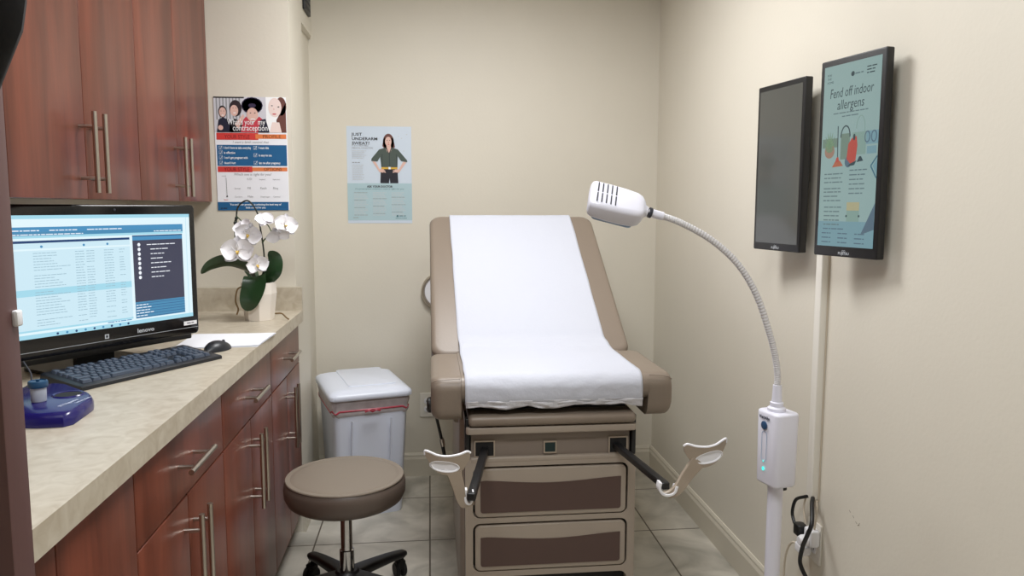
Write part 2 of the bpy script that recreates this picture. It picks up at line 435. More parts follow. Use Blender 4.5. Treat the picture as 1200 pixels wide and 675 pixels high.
prism(bm, rr(.26, .16, .03), .008, inv @ frame((PCO+A*PCW/2-NRM*.09).xy.to_3d()+Vector((0, 0, .9142)), A, -NRM)@T(0,0,0))
fbox(bm, (PCW/2-.05, -.05, -.075), (PCW/2+.05, .10, -.06), FM)
link('stand', bm, M['black'], pc)
# screen picture
E = {k: em('screen_'+k, c, .9) for k, c in dict(pale=(200, 228, 240), sky=(160, 212, 230), mid=(70, 140, 186), deep=(28, 62, 110), navy=(22, 30, 62), panel=(62, 64, 84), white=(235, 240, 248), txt=(150, 182, 198), light=(220, 240, 247), blue=(70, 135, 175)).items()}
sw, sh = .500, .283; sx0, sy0 = .016, .050
f = Flat(FM @ T(sx0, sy0, .0003)); f.step = .0002
X = lambda u: u*sw
Yv = lambda v: sh*(1-v)
def R(u0, v0, u1, v1, m, z=1): f.rect(X(u0), Yv(v1), X(u1), Yv(v0), m, z)
R(0, 0, 1, 1, E['light'], 0); R(0, 0, 1, .07, E['sky']); R(0, .03, 1, .085, E['light'], 2)
R(0, .095, .965, .135, E['mid']); R(0, .135, .965, .165, E['blue']); R(0, .165, .965, .185, E['sky']); R(0, .205, .64, .225, E['deep'])
for u0, u1 in ((.03, .2), (.24, .38), (.42, .6)): f.greek(X(u0), Yv(.128), X(u1), .0042, E['white'], 3)
f.greek(X(.03), Yv(.16), X(.4), .0038, E['white'], 3); f.greek(X(.78), Yv(.158), X(.95), .0038, E['white'], 3)
R(0, .225, .64, .93, E['pale']); R(0, .27, .64, .285, E['light'], 2)
for u in (.2, .4, .52): f.ell(X(u), Yv(.255), .003, .003, E['mid'], 3)
R(0, .60, .64, .655, E['sky'], 2)
for r in range(27):
    v = .31+r*.0228
    for u0, L in ((.16, random.uniform(.08, .17)), (.355, .045), (.41, .04), (.5, .05), (.58, .03)):
        if random.random() < .88: f.greek(X(u0), Yv(v), X(min(u0+L, .635)), .0028, E['txt'], 3)
R(0, .93, .64, .945, E['sky'], 3); R(.64, .19, .655, .95, E['light'], 3)
R(.655, .19, .95, .235, E['mid'], 2); R(.655, .235, .95, .8, E['panel'], 2); R(.655, .19, .95, .2, E['deep'], 3)
for i in range(8):
    v = .275+i*.043
    f.ell(X(.69), Yv(v), .0042, .0046, E['white'], 4, 14)
    f.greek(X(.735 if i == 0 else .755), Yv(v+.006), X(.735+[.17, .13, .1, .09, .14, .11, .13, .1][i]), .0038, E['white'], 4)
R(.655, .8, .95, .95, E['blue'], 2)
for i in range(6):
    v = .815+i*.025; R(.655, v, .95, v+.003, E['deep'], 3); f.greek(X(.66), Yv(v+.018), X(.66+random.uniform(.05, .1)), .004, E['white'], 3)
R(.955, .09, .97, .96, E['light'], 3); R(.975, .0, .977, .97, E['sky'], 3)
R(0, .965, 1, 1, E['sky'], 2)
for i in range(9): f.ell(X(.25+i*.045), Yv(.983), .003, .003, E['mid' if i % 2 else 'deep'], 3, 10)
f.greek(X(.5), Yv(.955), X(.63), .004, E['mid'], 4)
f.link('screen', pc)
silver = inkm('silver_print', (190, 195, 200))
f = Flat(FM @ T(0, 0, .0003)); f.text('lenovo', .345, .0265, .0155, silver, 1, fat=.0003, width=.048)
f.link('maker_lettering', pc)
f = Flat(FM @ T(0, 0, .0003)); f.rect(PCW-.05, .0265, PCW-.008, .0375, M['white'], 1); f.greek(PCW-.04, .031, PCW-.018, .004, M['slot'], 2); f.link('white_sticker', pc)
f = Flat(FM @ T(0, 0, .0003)); f.rect(.262-.0055, .024, .262+.0055, .035, silver, 1); f.rect(.262-.003, .0265, .262+.003, .0325, M['slot'], 2); f.link('energy_badge', pc)
f = Flat(FM @ T(0, 0, .0003)); f.rect(.005, .0185, PCW-.005, .0195, silver, 1); f.link('chin_line', pc)
bm = bmesh.new(); lathe(bm, [(.003, 0), (.003, .001), (.0015, .0012)], FM @ T(.30, PCH-.013, 0), 14); link('webcam', bm, M['slot'], pc)

# ---------------------------------------------------------------- keyboard
kbu = Vector((.518, .855, 0)).normalized(); kbv = Vector((-kbu.y, kbu.x, 0))
KW, KD = .402, .140
KO = Vector((-.766, 1.733, .9145))
kb = thing('keyboard', 'black computer keyboard lying on the counter before the screen', 'keyboard', KO, math.atan2(kbu.y, kbu.x))
bm = bmesh.new()
prof = [(0, 0), (0, .008), (.003, .0105), (.018, .0125), (KD-.02, .026), (KD, .027), (KD+.002, .022), (KD, 0)]
rings = []
for x, s in [(0, .85), (.004, 1), (KW-.004, 1), (KW, .85)]:
    rings.append([Vector((x, y, z*s)) for y, z in prof])
loft(bm, rings); link('keyboard_body', bm, M['kb'], kb)
keymesh = {}
kpitch = .0173; slope = math.atan2(.0135, KD-.038)
def key(x, y, wk):
    if wk not in keymesh:
        bm = bmesh.new(); w_ = kpitch*wk-.0016
        loft(bm, [[Vector((px, py, 0)) for px, py in rr(w_, .0166, .002, 2)], [Vector((px, py+.0006, .0065)) for px, py in rr(w_-.004, .013, .002, 2)], [Vector((px, py+.0006, .007)) for px, py in rr(w_-.006, .011, .002, 2)]])
        o = link('key', bm, M['key'], kb); keymesh[wk] = o
    else:
        o = keymesh[wk].copy(); COL.objects.link(o)
    yy = y
    o.parent = kb; o.location = (x, yy, .0128+(yy-.018)*math.tan(slope)); o.rotation_euler = (slope, 0, 0)
rows = [[(0, 1), (1.2, 2), (6, 1), (7, 7)],]
nk = 0
def row(r, items):
    global nk
    y = .0225+r*.0186
    for x, wk in items:
        key(.012+(x+wk/2)*kpitch, y, wk); nk += 1
n1 = lambda a, b, w=1: [(a+i, w) for i in range(b)]
row(0, [(0, 1.5), (1.5, 1.25), (2.75, 1.5), (4.25, 5), (9.25, 1.5), (10.75, 1.25), (12, 1), (13, 1.5), (14.8, 1), (15.8, 1), (16.8, 1), (18.1, 2), (20.1, 1)])
row(1, [(0, 2.25)] + n1(2.25, 10) + [(12.25, 2.25), (15.8, 1)] + n1(18.1, 3))
row(2, [(0, 1.75)] + n1(1.75, 11) + [(12.75, 1.75)] + n1(18.1, 3))
row(3, [(0, 1.5)] + n1(1.5, 12) + [(13.5, 1)] + n1(14.8, 3) + n1(18.1, 3))
row(4, n1(0, 13) + [(13, 1.5)] + n1(14.8, 3) + n1(18.1, 3))
row(5, [(0, 1)] + n1(2, 4) + n1(6.6, 3) + n1(10.2, 3) + n1(14.8, 2))
f = Flat(T(KW*.86, .1235, .0283) @ RX(slope)); f.text('lenovo', 0, 0, .006, silver, 1); f.link('maker_lettering', kb)

# mouse
ms = thing('computer_mouse', 'black computer mouse at the far end of the keyboard', 'mouse', (-.603, 2.205, .9145), math.atan2(kbu.y, kbu.x)+.2)
bm = bmesh.new(); rings = []
N = 13
for i in range(N):
    t_ = i/(N-1); x = -.052+.104*t_; s = math.sin(PI*min(max(t_, .02), .98))**.5
    rings.append([Vector((x, .030*s*math.cos(a)*(1.0), max(0, (.034*(1-.35*t_))*s*math.sin(a)))) for a in [PI*k/12 for k in range(13)]])
loft(bm, rings); link('mouse_shell', bm, M['kb'], ms)
bm = bmesh.new(); lathe(bm, [(.004, -.003), (.006, -.0015), (.006, .0015), (.004, .003)], T(.028, 0, .0195) @ RX(PI/2), 16); link('scroll_wheel', bm, M['slot'], ms)

# documents
dc = thing('paper_stack', 'white paper sheets lying on the counter behind the mouse', 'papers', (-.60, 2.36, .9142))
for k in range(3):
    bm = bmesh.new(); pts = [(-.14+.004*k, -.13), (.098, -.115+.006*k), (.105, .125-.004*k), (-.15, .12)]
    q = .0008; base = .0011*k+.0002
    V0 = []; n_ = 8
    grid = [[None]*(n_+1) for _ in range(n_+1)]
    for i in range(n_+1):
        for j in range(n_+1):
            u, v = i/n_, j/n_
            p = (1-u)*(1-v)*Vector(pts[0])+u*(1-v)*Vector(pts[1])+u*v*Vector(pts[2])+(1-u)*v*Vector(pts[3])
            zz = base + (.006*max(0, u-.7)*(1-abs(v-.5)) if k == 2 else 0)
            grid[i][j] = bm.verts.new((p.x, p.y, zz))
    for i in range(n_):
        for j in range(n_): bm.faces.new((grid[i][j], grid[i+1][j], grid[i+1][j+1], grid[i][j+1]))
    bmesh.ops.solidify(bm, geom=bm.faces[:], thickness=-.0006)
    link('sheet', bm, M['doc'], dc)

# specimen device tray and cup
dv = thing('desk_device', 'navy blue desktop tray with a round well, beside the keyboard', 'tray', (-.755, 1.585, .9145))
dvm = inkm('white_print', (200, 205, 225))
DO = [(-.05, -.128), (.035, -.142), (.080, -.138), (.090, -.122), (.083, -.020), (.072, .010), (.058, .032), (-.030, .122), (-.055, .134), (-.09, .122), (-.125, .06), (-.115, .0)]
bm = bmesh.new()
def scl(o, s): return [((x+.015)*s-.015, y*s) for x, y in o]
loft(bm, [[Vector((x, y, 0)) for x, y in DO], [Vector((x, y, .012)) for x, y in scl(DO, 1.0)], [Vector((x, y, .022)) for x, y in scl(DO, .95)], [Vector((x, y, .025)) for x, y in scl(DO, .91)]])
link('tray_body', bm, M['navy'], dv)
bm = bmesh.new(); lathe(bm, [(.001, .0251), (.024, .0251), (.026, .027), (.028, .0272), (.030, .0251)], T(.022, .014, 0), 36); link('well_rim', bm, M['navy'], dv)
f = Flat(T(.022, .014, .0254)); f.ell(0, 0, .026, .026, M['black_matte'], 1, 30); f.link('well', dv)
f = Flat(T(.052, -.085, .0254) @ RZ(1.40)); f.text('STI Diagnostics', .0, 0, .011, dvm, 1, fat=.0003, width=.055); f.text('SureSwab collection', .028, -.013, .008, dvm, 1, fat=.0002, width=.05); f.link('tray_lettering', dv)
cp = thing('specimen_cup', 'small frosted specimen cup with teal lid beside the navy tray', 'cup', (-.765, 1.548, .9398)); cp.scale = (.74, .74, .72)
bm = bmesh.new(); lathe(bm, [(.001, 0), (.017, 0), (.0185, .003), (.019, .043), (.001, .043)], I4, 32); link('cup_body', bm, M['cup'], cp)
bm = bmesh.new(); lathe(bm, [(.001, .039), (.0225, .039), (.0235, .041), (.0235, .054), (.022, .057), (.020, .0575), (.019, .055), (.001, .055)], I4, 40); link('lid', bm, M['cup_lid'], cp)
bm = bmesh.new(); rbox(bm, .008, .008, .006, .002, .001, T(0, 0, .058)); link('lid_tab', bm, M['cup_lid'], cp)
f = Flat(T(0, 0, 0))
# loose cable behind keyboard
bm = bmesh.new(); tube(bm, [(-.905, 1.775, .975), (-.885, 1.765, .945), (-.885, 1.74, .925), (-.92, 1.69, .920), (-.96, 1.62, .920)], .002, 8)
tag(link('computer_cable', bm, M['slot']), 'thin dark cable falling from the computer behind the keyboard', 'cable')

# ---------------------------------------------------------------- orchid
orc = thing('potted_orchid', 'white orchid in a faceted cream pot on the counter end', 'plant', (-.615, 2.80, .9145))
oi = Vector((-.615, 2.80, .9145))
bm = bmesh.new(); n8 = 8; rings = []
for r, z, ph in [(.050, 0, 0), (.054, .03, 0), (.062, .095, 0), (.060, .135, 0), (.054, .135, 0), (.052, .10, 0), (.02, .098, 0)]:
    rings.append([Vector((r*math.cos(2*PI*i/n8+ph+.2), r*math.sin(2*PI*i/n8+ph+.2), z)) for i in range(n8)])
loft(bm, rings); pt = link('pot', bm, M['pot'], orc, False)
bm = bmesh.new(); lathe(bm, [(.001, .118), (.05, .118), (.051, .10), (.001, .10)], I4, 20); link('bark_medium', bm, M['root'], orc)
def leaf(pts, wd, droop=.2, side=Vector((0, 0, 0))):
    """leaf strip along pts; side = width direction"""
    P = catmull([Vector(p)-oi for p in pts], 6); bm = bmesh.new(); n = len(P); rows_ = []
    for i, p in enumerate(P):
        t_ = i/(n-1); w_ = wd*max(.06, math.sin(PI*(.10+.88*t_))**.6)*(1 if t_ < .97 else .6)
        tn = (P[min(i+1, n-1)]-P[max(0, i-1)]).normalized()
        s_ = (side - tn*side.dot(tn)).normalized(); nn = tn.cross(s_)
        rows_.append([bm.verts.new(p + s_*w_*q/2 + nn*droop*w_*(abs(q)**1.5)) for q in (-1, -.6, -.25, 0, .25, .6, 1)])
    for a, b in zip(rows_[:-1], rows_[1:]):
        for k in range(6): bm.faces.new((a[k], a[k+1], b[k+1], b[k]))
    bmesh.ops.solidify(bm, geom=bm.faces[:], thickness=.0018)
    return link('leaf', bm, M['leaf'], orc)
leaf([(-.622, 2.80, 1.045), (-.655, 2.785, 1.10), (-.71, 2.77, 1.125), (-.765, 2.765, 1.112), (-.80, 2.76, 1.085)], .062, .12, Vector((0, -.75, .8)))
leaf([(-.615, 2.78, 1.05), (-.612, 2.745, 1.075), (-.615, 2.73, 1.04), (-.632, 2.725, .99), (-.645, 2.735, .955)], .082, .10, Vector((1, 0, .15)))
leaf([(-.60, 2.80, 1.045), (-.575, 2.79, 1.075), (-.560, 2.785, 1.10), (-.556, 2.79, 1.135), (-.575, 2.80, 1.16)], .066, .10, Vector((1, -.25, -.3)))
leaf([(-.62, 2.82, 1.045), (-.645, 2.85, 1.08), (-.66, 2.88, 1.09), (-.68, 2.91, 1.08)], .05, .12, Vector((.5, .5, 0)))
def stem(pts, r, m, nm='flower_stem'):
    bm = bmesh.new(); tube(bm, [Vector(p)-oi for p in pts], r, 8); return link(nm, bm, m, orc)
stem([(-.600, 2.80, 1.04), (-.592, 2.80, 1.14), (-.603, 2.80, 1.25), (-.612, 2.80, 1.30), (-.635, 2.80, 1.336), (-.655, 2.80, 1.338), (-.678, 2.80, 1.315), (-.684, 2.80, 1.27), (-.68, 2.79, 1.24)], .0028, M['stem_dark'], 'support_hoop')
stem([(-.682, 2.80, 1.275), (-.69, 2.80, 1.265), (-.688, 2.79, 1.20), (-.676, 2.785, 1.155)], .002, M['stem'])
stem([(-.682, 2.80, 1.285), (-.66, 2.79, 1.265), (-.635, 2.78, 1.245)], .002, M['stem'])
stem([(-.597, 2.80, 1.19), (-.585, 2.79, 1.205), (-.56, 2.79, 1.225), (-.535, 2.79, 1.235), (-.52, 2.79, 1.238)], .0024, M['stem'])
stem([(-.560, 2.79, 1.225), (-.57, 2.785, 1.25), (-.58, 2.78, 1.262)], .0018, M['stem'])
stem([(-.655, 2.765, 1.04), (-.675, 2.745, 1.03), (-.682, 2.74, .99), (-.675, 2.745, .96), (-.682, 2.75, .94)], .0028, M['root'], 'aerial_root')
stem([(-.56, 2.80, .935), (-.535, 2.79, .936), (-.515, 2.765, .925), (-.505, 2.755, .92)], .0028, M['root'], 'aerial_root')
bm = bmesh.new()
for (x, y, z, r) in [(-.683, 2.797, 1.278, .006), (-.688, 2.793, 1.262, .005), (-.679, 2.792, 1.235, .006)]:
    lathe(bm, [(.0005, -r), (r*.8, -r*.5), (r, 0), (r*.8, r*.6), (.0005, r)], T(x-oi.x, y-oi.y, z-oi.z) @ RX(.5), 10)
link('stem_clip', bm, M['stem_dark'], orc)
def petal(bm, mt, L, W, cup, n=6, mi=0):
    rows_ = []
    for i in range(n+1):
        t_ = i/n; w_ = W*math.sin(PI*(.08+.9*t_)**.85)**.75
        rows_.append([bm.verts.new(mt @ Vector((q*w_/2, L*t_, cup*(t_*t_)*L+.15*W*q*q-.05*W*math.sin(t_*9+q*3)*.3))) for q in (-1, -.5, 0, .5, 1)])
    for a, b in zip(rows_[:-1], rows_[1:]):
        for k in range(4): bm.faces.new((a[k], a[k+1], b[k+1], b[k]))
def flower(pos, face, size, roll=0, lip=True, upv=(0, 0, 1)):
    fz = Vector(face).normalized(); upv = Vector(upv); xx = upv.cross(fz).normalized(); yy = fz.cross(xx)
    p = Vector(pos)-oi
    mt = Matrix(((xx.x, yy.x, fz.x, p.x), (xx.y, yy.y, fz.y, p.y), (xx.z, yy.z, fz.z, p.z), (0, 0, 0, 1))) @ RZ(roll)
    bm = bmesh.new(); s = size/2
    for a in (0, 2*PI/3+.15, -2*PI/3-.15): petal(bm, mt @ RZ(a) @ T(0, 0, -.001), s*.95, s*.75, .10)
    for a in (1.35, -1.35): petal(bm, mt @ RZ(a) @ T(0, 0, .002), s*1.0, s*1.35, .12)
    bmesh.ops.solidify(bm, geom=bm.faces[:], thickness=.0009)
    fl = link('flower', bm, M['petal'], orc)
    if lip:
        bm = bmesh.new()
        for a in (PI-.6, PI+.6): petal(bm, mt @ RZ(a) @ T(0, 0, .004) @ RX(.7), s*.28, s*.2, .5, 4)
        petal(bm, mt @ RZ(PI) @ T(0, 0, .004) @ RX(.5), s*.36, s*.18, .6, 4)
        bmesh.ops.solidify(bm, geom=bm.faces[:], thickness=.001)
        link('flower_lip', bm, M['lip'], fl)
flower((-.668, 2.74, 1.165), (.12, -1, .05), .112)
flower((-.602, 2.72, 1.118), (.55, -.8, -.1), .082, .15)
flower((-.640, 2.77, 1.222), (.3, -1, -.15), .095, -.3)
flower((-.655, 2.775, 1.245), (-.3, -.7, .5), .07, .6, False)
flower((-.582, 2.77, 1.270), (.3, -.6, .6), .07, .3, False)
flower((-.512, 2.77, 1.253), (.55, -.8, .2), .09, -.2)
flower((-.535, 2.765, 1.222), (.2, -.7, -.6), .085, .4, False)

# ---------------------------------------------------------------- contraception poster on the pier
POY = YS-.0035
P1 = thing('wall_poster', 'contraception poster with four smiling women on the wall above the orchid', 'poster', (-.675, YS, 1.52))
pw, ph_ = .268, .43
PM = inv0 = frame((0, 0, 0), (1, 0, .004), (-.022, 0, 1))   # faces -y
PMt = T(-.003, -.0028, 0) @ PM
bm = bmesh.new(); rbox(bm, pw, ph_, .0016, .001, .0003, PMt @ T(0, 0, -.001), 2, 1); link('poster_sheet', bm, M['doc'], P1, False)
ink = {k: inkm('ink_'+k, c) for k, c in dict(red=(208, 58, 54), orange=(226, 128, 72), blue=(20, 92, 142), navy=(20, 24, 48), skin1=(222, 184, 172), skin2=(190, 130, 100), skin3=(236, 216, 210), hair=(40, 26, 34), hairp=(48, 38, 70), brown=(104, 62, 54), coral=(196, 58, 74), black=(26, 24, 30), grey=(150, 152, 156), lgrey=(196, 200, 204), fence=(206, 206, 214), dred=(110, 24, 24), dor=(120, 60, 24), paper=(232, 236, 238), white=(246, 248, 250), mint=(172, 198, 206), pblue=(204, 216, 230), shirt=(70, 82, 76), shirtd=(46, 56, 54), gold=(212, 168, 60), pants=(22, 22, 36), teal=(60, 110, 120)).items()}
f = Flat(PMt @ T(-pw/2, -ph_/2, 0)); f.step = .00018
U = lambda u: u*pw
V_ = lambda v: (1-v)*ph_
def r1(u0, v0, u1, v1, m, z=1): f.rect(U(u0), V_(v1), U(u1), V_(v0), ink[m], z)
def e1(u, v, a, b, m, z, rot=0): f.ell(U(u), V_(v), a*pw, b*pw, ink[m], z, 22, rot)
# photo of four women
r1(.0, .0, .995, .31, 'fence', 1)
for i in range(8): r1(.03+i*.045, .0, .05+i*.045, .2, 'grey', 2)
r1(0, 0, .42, .012, 'black', 3)
r1(.72, .0, .995, .31, 'white', 2)
# woman 1
e1(.118, .13, .058, .085, 'hair', 4); e1(.12, .135, .047, .068, 'skin1', 5); e1(.12, .162, .018, .006, 'white', 6)
e1(.10, .125, .007, .004, 'black', 6); e1(.138, .125, .007, .004, 'black', 6)
f.poly([(U(.03), V_(.31)), (U(.06), V_(.20)), (U(.12), V_(.18)), (U(.2), V_(.2)), (U(.27), V_(.31))], ink['navy'], 6)
e1(.085, .27, .035, .035, 'skin1', 7)
# woman 2
e1(.30, .10, .085, .115, 'hair', 4); e1(.28, .12, .056, .078, 'skin1', 5); e1(.285, .14, .02, .006, 'white', 6)
e1(.267, .098, .007, .004, 'black', 6); e1(.307, .098, .007, .004, 'black', 6)
f.poly([(U(.2), V_(.31)), (U(.22), V_(.22)), (U(.28), V_(.19)), (U(.38), V_(.22)), (U(.42), V_(.31))], ink['black'], 6)
f.poly([(U(.28), V_(.24)), (U(.40), V_(.15)), (U(.42), V_(.17)), (U(.33), V_(.28))], ink['skin1'], 7)
# woman 3 with curly hair
for a in range(16):
    e1(.53+.10*math.cos(a*.393), .075+.045*math.sin(a*.393), .048, .045, 'hairp', 8)
e1(.53, .07, .11, .09, 'hairp', 8)
e1(.53, .155, .078, .098, 'skin1', 9); e1(.505, .14, .011, .006, 'black', 10); e1(.565, .14, .011, .006, 'black', 10)
e1(.535, .165, .011, .014, 'skin1', 10); e1(.535, .197, .035, .012, 'white', 10); e1(.535, .203, .035, .006, 'coral', 11)
f.poly([(U(.36), V_(.31)), (U(.40), V_(.20)), (U(.44), V_(.17)), (U(.53), V_(.235)), (U(.62), V_(.17)), (U(.68), V_(.2)), (U(.74), V_(.31))], ink['coral'], 8)
f.poly([(U(.60), V_(.31)), (U(.64), V_(.20)), (U(.71), V_(.19)), (U(.76), V_(.31))], ink['navy'], 9)
# woman 4
e1(.93, .08, .075, .13, 'brown', 4); f.poly([(U(.86), V_(.2)), (U(.995), V_(.05)), (U(.995), V_(.31)), (U(.87), V_(.31))], ink['brown'], 4)
e1(.845, .09, .092, .135, 'skin3', 5); f.poly([(U(.76), V_(.31)), (U(.80), V_(.22)), (U(.90), V_(.22)), (U(.93), V_(.31))], ink['skin3'], 5)
e1(.805, .075, .013, .006, 'black', 6); e1(.895, .085, .014, .008, 'black', 6); e1(.83, .105, .008, .014, 'skin1', 6); e1(.835, .148, .028, .009, 'coral', 6)
f.link('photo_print', P1)
f = Flat(PMt @ T(-pw/2, -ph_/2, .0024)); f.step = .0002
f.text("What's your", U(.18), V_(.243), .031, ink['white'], 1, width=U(.38)); f.text('my', U(.60), V_(.243), .031, ink['white'], 1, width=U(.1))
f.text('contraception', U(.25), V_(.295), .031, ink['white'], 1, width=U(.48))
f.link('title_lettering', P1)
f = Flat(PMt @ T(-pw/2, -ph_/2, 0)); f.step = .00018
r1(.02, .315, .6, .375, 'red'); r1(.56, .325, .99, .365, 'orange', 2); r1(.03, .315, .56, .375, 'red', 3)
f.text('YOUR STYLE', U(.13), V_(.365), .021, ink['dred'], 4, width=U(.35)); f.text('PROFILE', U(.66), V_(.36), .018, ink['dor'], 4, width=U(.25))
f.text('I want a birth control that', U(.24), V_(.405), .013, ink['grey'], 4, shear=.2, width=U(.5))
r1(.02, .42, .99, .605, 'blue', 1)
for i, (u, v, s) in enumerate([(.06, .455, "I don't have to take everyday"), (.06, .498, 'is effective'), (.06, .542, "I can't get pregnant with"), (.06, .588, "doesn't hurt"), (.54, .455, "I want this"), (.54, .52, 'is easy to use'), (.54, .588, 'lets me after pregnancy')]):
    f.line([(U(u-.012), V_(v-.024)), (U(u+.03), V_(v-.024)), (U(u+.03), V_(v+.005)), (U(u-.012), V_(v+.005)), (U(u-.012), V_(v-.024))], .0008, ink['paper'], 3)
    f.line([(U(u), V_(v-.01)), (U(u+.008), V_(v)), (U(u+.035), V_(v-.028))], .0012, ink['paper'], 4)
    f.text(s, U(u+.055), V_(v), .0125, ink['white'], 3, fat=.0002, width=U(.013*len(s)))
r1(.02, .61, .5, .66, 'red'); r1(.5, .618, .99, .652, 'orange', 1)
f.text('YOUR STYLE', U(.11), V_(.652), .021, ink['dred'], 4, width=U(.35)); f.text('OPTIONS', U(.66), V_(.648), .018, ink['dor'], 4, width=U(.25))
f.text('Which one is right for you?', U(.24), V_(.69), .014, ink['grey'], 3, shear=.2, width=U(.52))
f.line([(U(.13), V_(.71)), (U(.135), V_(.875))], .0012, ink['black'], 3); f.ell(U(.135), V_(.875), .003, .003, ink['black'], 4)
for u, v, s in [(.42, .73, 'IUD'), (.59, .73, 'Implant'), (.78, .73, 'Injection'), (.24, .81, 'Sponge'), (.42, .81, 'Pill'), (.6, .81, 'Patch'), (.78, .81, 'Ring'), (.24, .885, 'Condom'), (.42, .885, 'Male'), (.6, .885, 'Diaphragm'), (.78, .885, 'Cervical')]:
    f.text(s, U(u), V_(v), .011 if len(s) < 6 else .008, ink['grey'], 3)
f.text('most', U(.07), V_(.70), .008, ink['grey'], 3); f.text('least', U(.09), V_(.91), .008, ink['red'], 3)
r1(.0, .925, .99, 1, 'blue', 1)
f.text('You and your provider is selecting the best way of', U(.17), V_(.955), .010, ink['white'], 3, fat=.0002, width=U(.72))
f.text('birth control for you.', U(.39), V_(.983), .010, ink['white'], 3, fat=.0002, width=U(.28))
f.greek(U(.04), V_(.985), U(.13), .006, ink['navy'], 3)
f.link('chart_print', P1)

# ---------------------------------------------------------------- underarm poster on the back wall
P2 = thing('wall_poster', 'pale blue underarm sweat poster with a standing woman on the back wall', 'poster', (-.234, YB, 1.468))
pw, ph_ = .300, .452
# the sheet bows slightly off the wall at the bottom
bm = bmesh.new(); n_ = 10; g = []
for j in range(n_+1):
    v = j/n_; rowv = []
    for i in range(n_+1):
        u = i/n_; rowv.append(bm.verts.new(((u-.5)*pw, -.0008-.0005*math.sin(PI*u)*max(0, (.25-v)/.25)**2, (v-.5)*ph_)))
    g.append(rowv)
for j in range(n_):
    for i in range(n_): bm.faces.new((g[j][i], g[j][i+1], g[j+1][i+1], g[j+1][i]))
bmesh.ops.solidify(bm, geom=bm.faces[:], thickness=-.0005)
link('poster_sheet', bm, ink['pblue'], P2)
PMt = T(0, -.0016, 0) @ frame((0, 0, 0), (1, 0, 0), (0, 0, 1))
f = Flat(PMt @ T(-pw/2, -ph_/2, 0)); f.step = .00018
r1(0, .585, 1, .97, 'mint', 1)
# standing woman, drawn flat as printed
e1(.645, .16, .085, .13, 'brown', 2); f.poly([(U(.55), V_(.20)), (U(.57), V_(.12)), (U(.72), V_(.12)), (U(.745), V_(.21)), (U(.70), V_(.235)), (U(.585), V_(.23))], ink['brown'], 2)
f.poly([(U(.61), V_(.24)), (U(.62), V_(.17)), (U(.675), V_(.17)), (U(.69), V_(.24)), (U(.65), V_(.29))], ink['skin1'], 5)
e1(.643, .155, .05, .075, 'skin1', 6); e1(.625, .143, .009, .005, 'black', 7); e1(.665, .143, .009, .005, 'black', 7); e1(.645, .183, .016, .005, 'coral', 7); e1(.646, .165, .007, .009, 'skin2', 7)
f.poly([(U(.50), V_(.235)), (U(.61), V_(.215)), (U(.65), V_(.285)), (U(.695), V_(.215)), (U(.79), V_(.235)), (U(.78), V_(.42)), (U(.53), V_(.42))], ink['shirt'], 4)
f.poly([(U(.50), V_(.235)), (U(.545), V_(.28)), (U(.47), V_(.36)), (U(.375), V_(.355)), (U(.38), V_(.33))], ink['shirt'], 5)
f.poly([(U(.79), V_(.235)), (U(.76), V_(.28)), (U(.84), V_(.355)), (U(.935), V_(.365)), (U(.93), V_(.345))], ink['shirt'], 5)
f.line([(U(.655), V_(.285)), (U(.66), V_(.42))], .003, ink['shirtd'], 6); f.line([(U(.61), V_(.215)), (U(.65), V_(.285)), (U(.695), V_(.215))], .004, ink['shirtd'], 6)
f.line([(U(.545), V_(.285)), (U(.54), V_(.42))], .003, ink['shirtd'], 6); f.line([(U(.765), V_(.285)), (U(.77), V_(.42))], .003, ink['shirtd'], 6)
f.poly([(U(.39), V_(.358)), (U(.44), V_(.362)), (U(.50), V_(.435)), (U(.57), V_(.44)), (U(.56), V_(.475)), (U(.50), V_(.47))], ink['skin1'], 6)
f.poly([(U(.92), V_(.367)), (U(.87), V_(.36)), (U(.80), V_(.44)), (U(.74), V_(.44)), (U(.73), V_(.47)), (U(.80), V_(.475))], ink['skin1'], 6)
for k in range(4):
    f.line([(U(.54+k*.008), V_(.445+k*.007)), (U(.585+k*.004), V_(.452+k*.008))], .0022, ink['skin1'], 8)
    f.line([(U(.755-k*.004), V_(.445+k*.007)), (U(.71-k*.002), V_(.452+k*.008))], .0022, ink['skin1'], 8)
f.poly([(U(.52), V_(.435)), (U(.78), V_(.435)), (U(.79), V_(.583)), (U(.665), V_(.583)), (U(.655), V_(.53)), (U(.645), V_(.583)), (U(.51), V_(.583))], ink['pants'], 5)
r1(.53, .418, .78, .438, 'gold', 7); r1(.64, .416, .675, .44, 'paper', 8)
for u, v in [(.85, .12), (.93, .08), (.88, .25), (.8, .1)]: f.ell(U(u), V_(v), .003, .002, ink['lgrey'], 2)
f.link('photo_print', P2)
f = Flat(PMt @ T(-pw/2, -ph_/2, 0)); f.step = .00018
for i, s in enumerate(['JUST', 'UNDERARM', 'SWEAT?']): f.text(s, U(.08), V_(.097+i*.045), .0185, ink['black'], 3, fat=.0002, width=U([.165, .39, .27][i]))
f.text('IT IS A TREATABLE', U(.08), V_(.205), .010, ink['grey'], 3, width=U(.25)); f.text('MEDICAL CONDITION', U(.08), V_(.23), .010, ink['grey'], 3, width=U(.32))
for i in range(6): f.greek(U(.08), V_(.255+i*.015), U(.30-.02*(i % 3)), .004, ink['lgrey'], 3)
f.greek(U(.08), V_(.375), U(.2), .006, ink['grey'], 3)
for i in range(10): f.greek(U(.08), V_(.40+i*.0165), U(.26-.02*(i % 2)), .004, ink['lgrey'], 3)
f.text('ASK YOUR DOCTOR', U(.5), V_(.628), .013, ink['black'], 3, 'CENTER', fat=.0005, width=U(.4))
f.text('if a prescription underarm wipe is right for you.', U(.5), V_(.65), .010, ink['teal'], 3, 'CENTER', shear=.2, width=U(.76))
